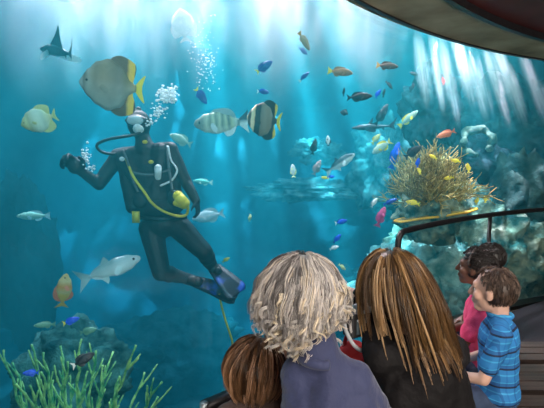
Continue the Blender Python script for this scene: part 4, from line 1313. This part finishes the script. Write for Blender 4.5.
def hair(p, m, n, length, thick, seed, curl=0.0, wave=0.05, face_cut=0.045, lift=(1.1, 1.1, 1.1), gravity=0.3, gdir=(0, 0, -1), part=0.0, low=-0.055, step=0.012, tone=(0.0, 1.0), wander=0.05, avoid=True,
         name='hair', front=0.35, tips=0.4, cap=True, sides=3, clump=10, crad=0.008, zend=None, high=9, tuck=0.0, comb=None, left_up=0.0):
    """locks that leave the scalp, follow the head and fall; every lock is a clump of fine strands"""
    rng = random.Random(seed)
    H, HR, hs = p['H'], p['HR'], p['hs']
    c0 = Vector((0, -.012, .022)); rad = Vector((.078 * lift[0], .096 * lift[1], .094 * lift[2]))
    HT = HR.transposed()
    gdir = Vector(gdir).normalized()
    tor = []
    if avoid:
        Rz, s = p['Rz'], p['s']; RT = Rz.transposed()
        tor = [(p['W'](p['sp'](.70)), Vector((.17 * p['wide'], .145, .21)) * s), (p['W'](p['sp'](.4)), Vector((.17 * p['wide'], .145, .2)) * s)]
    mb = MB()
    if cap:
        b0 = len(mb.v)
        me = MB(); me.ell((0, 0, 0), tuple(rad * .975), nu=28, nv=20)
        keep = []
        for v in me.v:
            q = c0 + v
            keep.append(not (q.y > face_cut + max(0, q.z - .03) * front and q.z < .10) and q.z > low - .02)
        for v in me.v:
            mb.v.append(H(c0 + v)); mb.t.append(tone[0] * .75 + tone[1] * .25 + 0.01)
        for f in me.f:
            if all(keep[i] for i in f): mb.f.append(tuple(i + b0 for i in f))
    cnt = 0
    while cnt < n:
        u = rng.uniform(-1, 1); a = rng.uniform(0, 2 * math.pi)
        r_ = math.sqrt(1 - u * u)
        nl = Vector((r_ * math.cos(a), r_ * math.sin(a), u))
        q = Vector((nl.x * rad.x, nl.y * rad.y, nl.z * rad.z)) + c0
        if q.z < low or q.z > high: continue
        if q.y > face_cut + max(0, q.z - .03) * front and q.z < .10: continue
        cnt += 1
        crown = Vector((part, -.02, .15))
        d = (q - crown) if comb is None else Vector(comb)
        d = d - nl * d.dot(nl)
        if d.length < 1e-4: d = Vector((1, 0, 0))
        d.normalize()
        L = (length if not callable(length) else length(q, rng)) * rng.uniform(.85, 1.08)
        ph = rng.uniform(0, 6.28); tn = rng.uniform(*tone); cw = wave * rng.uniform(.8, 1.25)
        ze = None if zend is None else zend + rng.gauss(0, .022) + (left_up * max(0, -q.x - .02) / .07)
        nst = max(4, int(L / step))
        pts = []
        pos = H(q); dw = HR @ d
        wv = Vector((rng.uniform(-1, 1), rng.uniform(-1, 1), rng.uniform(-1, 1))) * wander
        lay = rng.uniform(.0, .012)
        for i in range(nst + 1):
            pts.append(pos.copy())
            if ze is not None and pos.z < ze and i > 3: break
            dw = (dw + gdir * gravity * (.4 + .6 * i / nst) + wv * .3).normalized()
            if tuck:
                l = p['hc'] - pos; l.z = 0
                dw = (dw + l * tuck * (i / nst) * 4).normalized()
            pos = pos + dw * step
            l = HT @ (pos - p['hc']) / hs - c0
            k = math.sqrt((l.x / rad.x) ** 2 + (l.y / rad.y) ** 2 + (l.z / rad.z) ** 2)
            if k < 1.0:
                l = l / k
                pos = p['hc'] + HR @ ((l + c0) * hs) + (HR @ l).normalized() * lay * .15
                nn = (HR @ Vector((l.x / rad.x ** 2, l.y / rad.y ** 2, l.z / rad.z ** 2))).normalized()
                dw = (dw - nn * min(0, dw.dot(nn)) * .8).normalized()
            for (cc, rr) in tor:
                l = RT @ (pos - cc)
                k = math.sqrt((l.x / rr.x) ** 2 + (l.y / rr.y) ** 2 + (l.z / rr.z) ** 2)
                if k < 1.0:
                    pos = cc + Rz @ (l / k) + (Rz @ l).normalized() * lay * .3
        N = len(pts)
        if N < 3: continue
        # a frame that does not twist, for curl and clump offsets
        t0 = (pts[1] - pts[0]).normalized(); x_ = t0.orthogonal().normalized()
        fr = []
        for i in range(N):
            t_ = (pts[min(i + 1, N - 1)] - pts[max(i - 1, 0)]).normalized()
            x_ = (x_ - t_ * x_.dot(t_)).normalized()
            fr.append((x_.copy(), t_.cross(x_)))
        core = []
        for i in range(N):
            w = min(1, i / (N * .35)) * curl
            an = ph + 2 * math.pi * i * step / cw
            core.append(pts[i] + (fr[i][0] * math.cos(an) + fr[i][1] * math.sin(an)) * w)
        for c in range(clump):
            oa = rng.uniform(0, 6.28); orr = crad * math.sqrt(rng.random())
            th = thick * rng.uniform(.7, 1.25)
            e = rng.randint(0, max(0, N // 7))
            M_ = N - e
            pp = []
            for i in range(M_):
                w = orr * (1 - .55 * (i / N) ** 1.5)
                pp.append(core[i] + (fr[i][0] * math.cos(oa + i * .1) + fr[i][1] * math.sin(oa + i * .1)) * w)
            mb.tube(pp, [th * (1 - (1 - tips) * (i / M_) ** 2) for i in range(M_)], sides, min(1, max(0.01, tn + rng.gauss(0, .09))), cap=False)
    return mb.build(name, m, p['t'])


def bench(name, label, lo, hi, z, m, slats=3, along='x', leg_h=None, base=0.0):
    x0, y0 = lo; x1, y1 = hi
    t = empty(name, ((x0 + x1) / 2, (y0 + y1) / 2, base), label, 'bench')
    for i in range(slats):
        mb = MB()
        if along == 'x':
            w = (y1 - y0) / slats
            mb.box(((x0 + x1) / 2, y0 + w * (i + .5), z - .018), ((x1 - x0) / 2, w / 2 - .006, .018))
        else:
            w = (x1 - x0) / slats
            mb.box((x0 + w * (i + .5), (y0 + y1) / 2, z - .018), (w / 2 - .006, (y1 - y0) / 2, .018))
        mb.build('slat', m, t, smooth=False)
    for (x, y) in ((x0 + .08, y0 + .05), (x1 - .08, y0 + .05), (x0 + .08, y1 - .05), (x1 - .08, y1 - .05)):
        mb = MB(); mb.box((x, y, (z - .036 + base) / 2), (.025, .025, (z - .036 - base) / 2))
        mb.build('leg', M['black_metal'], t, smooth=False)
    return t


WOOD = pmat('dark bench wood', (0.03, 0.022, 0.018), (0.07, 0.05, 0.04), 3, 0.5, 0.15, 30, stretch=(1, 12, 12))

# --- grey haired woman
navy = pmat('navy cloth', (0.022, 0.030, 0.085), (0.038, 0.050, 0.125), 5, 0.75, 0.25, 60, sheen=.2)
pa = seated('woman with curly grey blond hair in a navy jacket, back to the camera', P(300, 299, 1.25), -15, .95, 1.02, SKIN, navy, DARKCLOTH, head_yaw=18, head_tilt=(-6, -6), lean=(-.09, -.02), hoff=(-.06, 0, .015), face=True, high_neck=.75, wide=.50, arms=[((-.15, .10, .22), (-.08, .30, .11)), ((.15, .10, .22), (.08, .30, .11))], collar=navy, rough=0.007)
HG = hair_mat('grey blond hair', [(0.0, (0.07, 0.06, 0.055)), (0.3, (0.36, 0.34, 0.33)), (0.6, (0.62, 0.58, 0.54)), (0.8, (0.70, 0.58, 0.40)), (1.0, (0.92, 0.82, 0.64))], 0.36)
LG = (1.46, 1.3, 1.2)
hair(pa, HG, 300, lambda q, r: .08 + max(0, q.z) * .85, .0011, 21, curl=.004, wave=.09, lift=LG, gravity=.2, part=.02, low=-.02, tone=(.02, .72), wander=.05, front=.2, clump=16, crad=.011, avoid=False)
hair(pa, HG, 90, .11, .0012, 23, curl=.010, wave=.06, lift=(1.35, 1.25, 1.18), gravity=.5, low=-.10, high=-.05, tone=(.2, .9), wander=.2, cap=False, clump=14, crad=.010, avoid=False, step=.007)
hair(pa, HG, 430, lambda q, r: r.uniform(.05, .10), .0011, 22, curl=.010, wave=.052, lift=(1.49, 1.34, 1.20), gravity=.22, part=.02, low=-.125, high=.055, tone=(.3, 1.0), wander=.5, front=.2, cap=False, clump=14, crad=.009, avoid=False, step=.006, tuck=.12)

# --- brown haired child
brownjk = pmat('brown top', (0.05, 0.03, 0.025), (0.08, 0.05, 0.04), 8, 0.8, 0.2, 90)
pb = seated('child with brown bobbed hair beside the grey haired woman', P(256, 366, 1.58), 15, .72, .90, SKIN, brownjk, DENIM, head_yaw=12, head_tilt=(-10, 4), lean=(0, .04))
HB = hair_mat('brown hair', [(0.0, (0.022, 0.011, 0.006)), (0.35, (0.14, 0.07, 0.032)), (0.7, (0.34, 0.18, 0.09)), (1.0, (0.75, 0.46, 0.30))], 0.33)
hair(pb, HB, 210, lambda q, r: .10 + max(0, q.z + .03) * 1.05, .0012, 31, curl=.002, wave=.12, lift=(1.42, 1.25, 1.12), gravity=.16, part=.02, low=-.08, tone=(.0, .95), wander=.04, front=.35, clump=14, crad=.010, tuck=.35, avoid=False)

# --- blonde woman
blackjk = pmat('black cloth', (0.004, 0.0035, 0.004), (0.009, 0.008, 0.009), 6, 0.75, 0.25, 50, spec=.25)
pc = seated('woman with long straight golden brown hair and black jacket, holding up a camera', P(391, 286, 1.42), 8, 1.0, .98, SKIN, blackjk, DARKCLOTH, head_yaw=24, head_tilt=(-10, -8), lean=(-.10, .05), hoff=(-.045, 0, 0),
            aw=[(P(374, 304, 1.58), P(330, 287, 1.72), (-.6, .5, .2), (.2, .3, 1)), (P(404, 374, 1.56), P(374, 338, 1.50), (-.75, .3, .55), (.5, .2, .6))], cuff=.35, sleeve='long', wide=.72, collar=blackjk, rough=0.008)
HL = hair_mat('golden brown hair', [(0.0, (0.030, 0.015, 0.006)), (0.4, (0.115, 0.058, 0.020)), (0.75, (0.27, 0.15, 0.055)), (1.0, (0.66, 0.44, 0.24))], 0.32)
hair(pc, HL, 230, .6, .0012, 41, curl=.0015, wave=.2, lift=(1.20, 1.2, 1.12), gravity=.34, gdir=(.28, -.02, -1), part=.015, low=-.06, tone=(.0, .9), wander=.025, front=.35, clump=14, crad=.011, step=.015, zend=.985, tips=.5, left_up=.16)
hair(pc, HL, 26, .6, .0010, 42, lift=(1.23, 1.23, 1.14), gravity=.34, gdir=(.28, -.02, -1), part=.015, low=-.02, tone=(.8, 1.0), wander=.05, front=.35, step=.015, cap=False, clump=9, crad=.005, zend=.955)

# --- boy
def plaid_mat():
    m, nt, b, L = new_mat('blue plaid')
    b.inputs['Roughness'].default_value = 0.8
    tc = nt.nodes.new('ShaderNodeTexCoord'); sep = nt.nodes.new('ShaderNodeSeparateXYZ')
    L.new(tc.outputs['Object'], sep.inputs[0])
    ng = nt.nodes.new('ShaderNodeMath'); ng.operation = 'ADD'
    L.new(sep.outputs[0], ng.inputs[0]); L.new(sep.outputs[1], ng.inputs[1])
    def bands(src, period, stops):
        mo = nt.nodes.new('ShaderNodeMath'); mo.operation = 'MULTIPLY'; mo.inputs[1].default_value = 1 / period
        fr = nt.nodes.new('ShaderNodeMath'); fr.operation = 'FRACT'
        L.new(src, mo.inputs[0]); L.new(mo.outputs[0], fr.inputs[0])
        cr = nt.nodes.new('ShaderNodeValToRGB'); cr.color_ramp.interpolation = 'CONSTANT'
        e = cr.color_ramp.elements
        while len(e) < len(stops): e.new(.5)
        for i, (p_, c_) in enumerate(stops): e[i].position = p_; e[i].color = rgba(c_)
        L.new(fr.outputs[0], cr.inputs[0])
        return cr.outputs[0]
    b1, b2, dk, lt = (.02, .20, .50), (.015, .13, .36), (.008, .02, .06), (.05, .36, .68)
    h = bands(sep.outputs[2], .085, [(0, b1), (.30, lt), (.38, b1), (.62, dk), (.72, b2), (.9, lt), (.95, b1)])
    v = bands(ng.outputs[0], .075, [(0, (1, 1, 1)), (.4, (.55, .6, .7)), (.55, (1, 1, 1)), (.8, (.75, .8, .9)), (.9, (1, 1, 1))])
    mx = nt.nodes.new('ShaderNodeMix'); mx.data_type = 'RGBA'; mx.blend_type = 'MULTIPLY'; mx.inputs[0].default_value = 1
    L.new(h, mx.inputs[6]); L.new(v, mx.inputs[7])
    L.new(mx.outputs[2], b.inputs['Base Color'])
    return m


plaid = plaid_mat()
pd = seated('boy with short brown hair in a blue plaid shirt looking left', P(493, 291, 1.98), 66, .74, .96, SKIN, plaid, DENIM, head_yaw=50, head_tilt=(-2, 2), lean=(0, .02),
            arms=[((-.22, .10, .20), (-.10, .33, .14)), ((.22, .04, .2), (.14, .27, .12))], sleeve='short', collar=plaid, rough=0.005)
HS = hair_mat('short brown hair', [(0.0, (0.025, 0.014, 0.010)), (0.6, (0.085, 0.052, 0.036)), (1.0, (0.22, 0.15, 0.11))], 0.5)
hair(pd, HS, 420, lambda q, r: .016 + max(0, q.z) * .13, .0011, 51, lift=(1.06, 1.04, 1.06), gravity=.03, low=-.05, tone=(.0, 1.0), wander=.25, front=.55, face_cut=.008, clump=7, crad=.006, step=.006, avoid=False)

# --- girl
pinkm = pmat('pink cotton', (0.75, 0.05, 0.16), (0.88, 0.10, 0.24), 8, 0.85, 0.2, 100)
pe = seated('girl with braided dark hair in a pink top leaning on the pale ledge', P(475, 268, 2.42), 66, .82, .92, SKIN_B, pinkm, DENIM, head_yaw=54, head_tilt=(2, 0), lean=(0, .06),
            arms=[((-.24, .16, .22), (-.12, .36, .34), (.3, .7, .5)), ((.2, .10, .22), (.10, .30, .16))], sleeve='short', collar=None)
HD = hair_mat('dark braided hair', [(0.0, (0.006, 0.005, 0.005)), (0.7, (0.022, 0.016, 0.014)), (1.0, (0.09, 0.07, 0.065))], 0.4)
hair(pe, HD, 130, lambda q, r: .05 + max(0, q.z) * .35, .0014, 61, curl=.003, wave=.018, lift=(1.10, 1.12, 1.10), gravity=.02, low=-.05, tone=(.0, .8), wander=.02, front=.8, face_cut=.03, step=.006, clump=8, crad=.006, avoid=False, comb=(0, -1, -.1), tuck=.3)
bd = MB()
bd.tube([pe['H'](q) for q in [(.086 * math.cos(a), .006 + .02 * math.cos(a) ** 2, .03 + .092 * math.sin(a)) for a in [i / 20 * math.pi for i in range(21)]]], .006, 6, 1.0)
tag(bd.build('hair_band', HD, pe['t']), 'pale hair band')
# --- person behind the girl
pf = seated('person with short black hair sitting mostly hidden behind the girl in pink', P(489, 259, 2.85), 60, .80, .90, SKIN_B, pmat('dark blue top', (0.02, 0.03, 0.07), None, 8, 0.8), DENIM, head_yaw=70, lean=(0, .04), sleeve='short', collar=None)
hair(pf, HD, 260, lambda q, r: .02 + max(0, q.z) * .1, .0014, 71, lift=(1.08, 1.06, 1.08), gravity=.03, low=-.04, tone=(.0, .6), wander=.2, front=.6, face_cut=.02, step=.006, clump=8, avoid=False)
for nm, q in zip('abcdef', (pa, pb, pc, pd, pe, pf)): print('ORG', nm, [round(x, 2) for x in q['org']])

# ------------------------------------------------------------------ seats, ledge and small things
bench('bench', 'dark slatted bench under the boy in blue plaid', (.62, 1.82), (2.2, 2.16), pd['org'].z - .105, WOOD, 3)
bench('bench', 'dark slatted bench under the two women', (-.10, .98), (1.25, 1.44), pc['org'].z - .14, WOOD, 3)
bench('bench', 'low dark bench under the brown haired child', (-.42, 1.50), (.20, 1.74), pb['org'].z - .105, WOOD, 2)
bench('bench', 'dark bench under the girl in pink', (1.02, 2.30), (2.2, 2.62), pe['org'].z - .105, WOOD, 3)
bench('bench', 'dark bench under the hidden sitter behind the girl', (1.12, 2.74), (2.4, 3.04), pf['org'].z - .105, WOOD, 3)


def ledge_table():
    t = empty('stone_ledge', (.86, 2.45, 0), 'pale stone ledge in front of the girl in pink', 'ledge')
    mb = MB(); mb.box((.87, 2.53, .575), (.17, .34, .02)); mb.build('top', M['ledge'], t, smooth=False)
    mb = MB(); mb.box((.87, 2.53, .535), (.15, .32, .022)); mb.build('apron', M['ledge'], t, smooth=False)
    for y in (2.24, 2.82):
        mb = MB(); mb.box((.74, y, .24), (.03, .05, .245)); mb.build('leg', M['ledge'], t, smooth=False)
    for i, (x, y, r, lab) in enumerate(((.80, 2.42, .2, 'folded white paper on the stone ledge, nearer to the blonde woman'), (.88, 2.62, -.3, 'folded white paper on the stone ledge, nearer to the girl'))):
        p = empty('paper_map', (x, y, .597), lab, 'paper')
        for s_ in (-1, 1):
            v = MB(); rot = Matrix.Rotation(r, 3, 'Z') @ Matrix.Rotation(s_ * .16, 3, 'Y')
            v.box((x + s_ * .045 * math.cos(r), y + s_ * .045 * math.sin(r), .6045), (.046, .07, .0015), rot)
            v.build('leaf', pmat('paper', (.62, .68, .68), (.8, .84, .82), 14, .7), p, smooth=False)


ledge_table()


def camera_thing():
    c = P(361, 322, 1.47)
    t = empty('camera', c, 'black photo camera held up by the blonde woman between the two heads', 'camera')
    R = Matrix.Rotation(math.radians(30), 3, 'Z')
    L = lambda q: c + R @ Vector(q)
    blk = pmat('camera black', (.012, .012, .013), (.02, .02, .022), 40, .5)
    gry = pmat('camera grey', (.30, .32, .34), (.45, .47, .5), 20, .4)
    m = MB(); m.box(c, (.062, .026, .042), R); m.cap(L((.05, -.012, .03)), .018, L((.05, -.012, -.035)), .02)
    o = m.fuse('camera_body', blk, t, .004, 2)
    m = MB(); m.tube([L((0, .02, 0)), L((0, .05, 0)), L((0, .052, 0)), L((0, .10, 0))], [.034, .034, .03, .032], 20); m.build('lens', blk, t)
    m = MB(); m.box(L((0, -.004, .052)), (.022, .022, .014), R); m.fuse('viewfinder', gry, t, .003, 1)
    m = MB(); m.box(L((-.008, -.0275, -.002)), (.036, .0015, .027), R); tag(m.build('screen', pmat('screen', (.06, .08, .09), None, 3, .1), t), 'dark glossy screen')
    m = MB(); m.tube([L((.05 + .0 * i, -.01, .05)) + Vector((0, 0, .006 * math.sin(i))) for i in range(2)], .009, 10); m.build('shutter_button', gry, t)
    m = MB()
    m.tube([L(q) for q in spl3([(-.062, 0, .03), (-.085, -.01, .045), (-.088, -.02, .0), (-.06, -.035, -.06), (-.01, -.04, -.09), (.04, -.035, -.07), (.066, -.01, -.02), (.064, 0, .03)], 5)], .0075, 6)
    tag(m.build('strap', gry, t), 'grey white woven strap')


camera_thing()


def bag():
    c = P(358, 364, 1.66)
    t = empty('bag', c, 'red cloth bag with pale blue pocket on the lap of the blonde woman', 'bag')
    m = MB(); m.ell(c, (.10, .06, .085)); m.ell(c + Vector((-.02, 0, .05)), (.055, .045, .05))
    m.fuse('pouch', pmat('red cloth', (.45, .015, .02), (.6, .03, .03), 9, .8, .2, 60), t, .006, 3, .006, 20)
    m = MB(); m.ell(c + Vector((.03, -.052, -.03)), (.055, .018, .04)); m.fuse('pocket', pmat('pale blue cloth', (.25, .5, .62), None, 9, .8), t, .005, 2)
    m = MB(); m.tube([c + Vector(q) for q in spl3([(-.06, 0, .07), (-.04, 0, .13), (.02, 0, .13), (.05, 0, .07)])], .008, 8); m.build('handle', pmat('red strap', (.35, .01, .015), None, 9, .8), t)


bag()
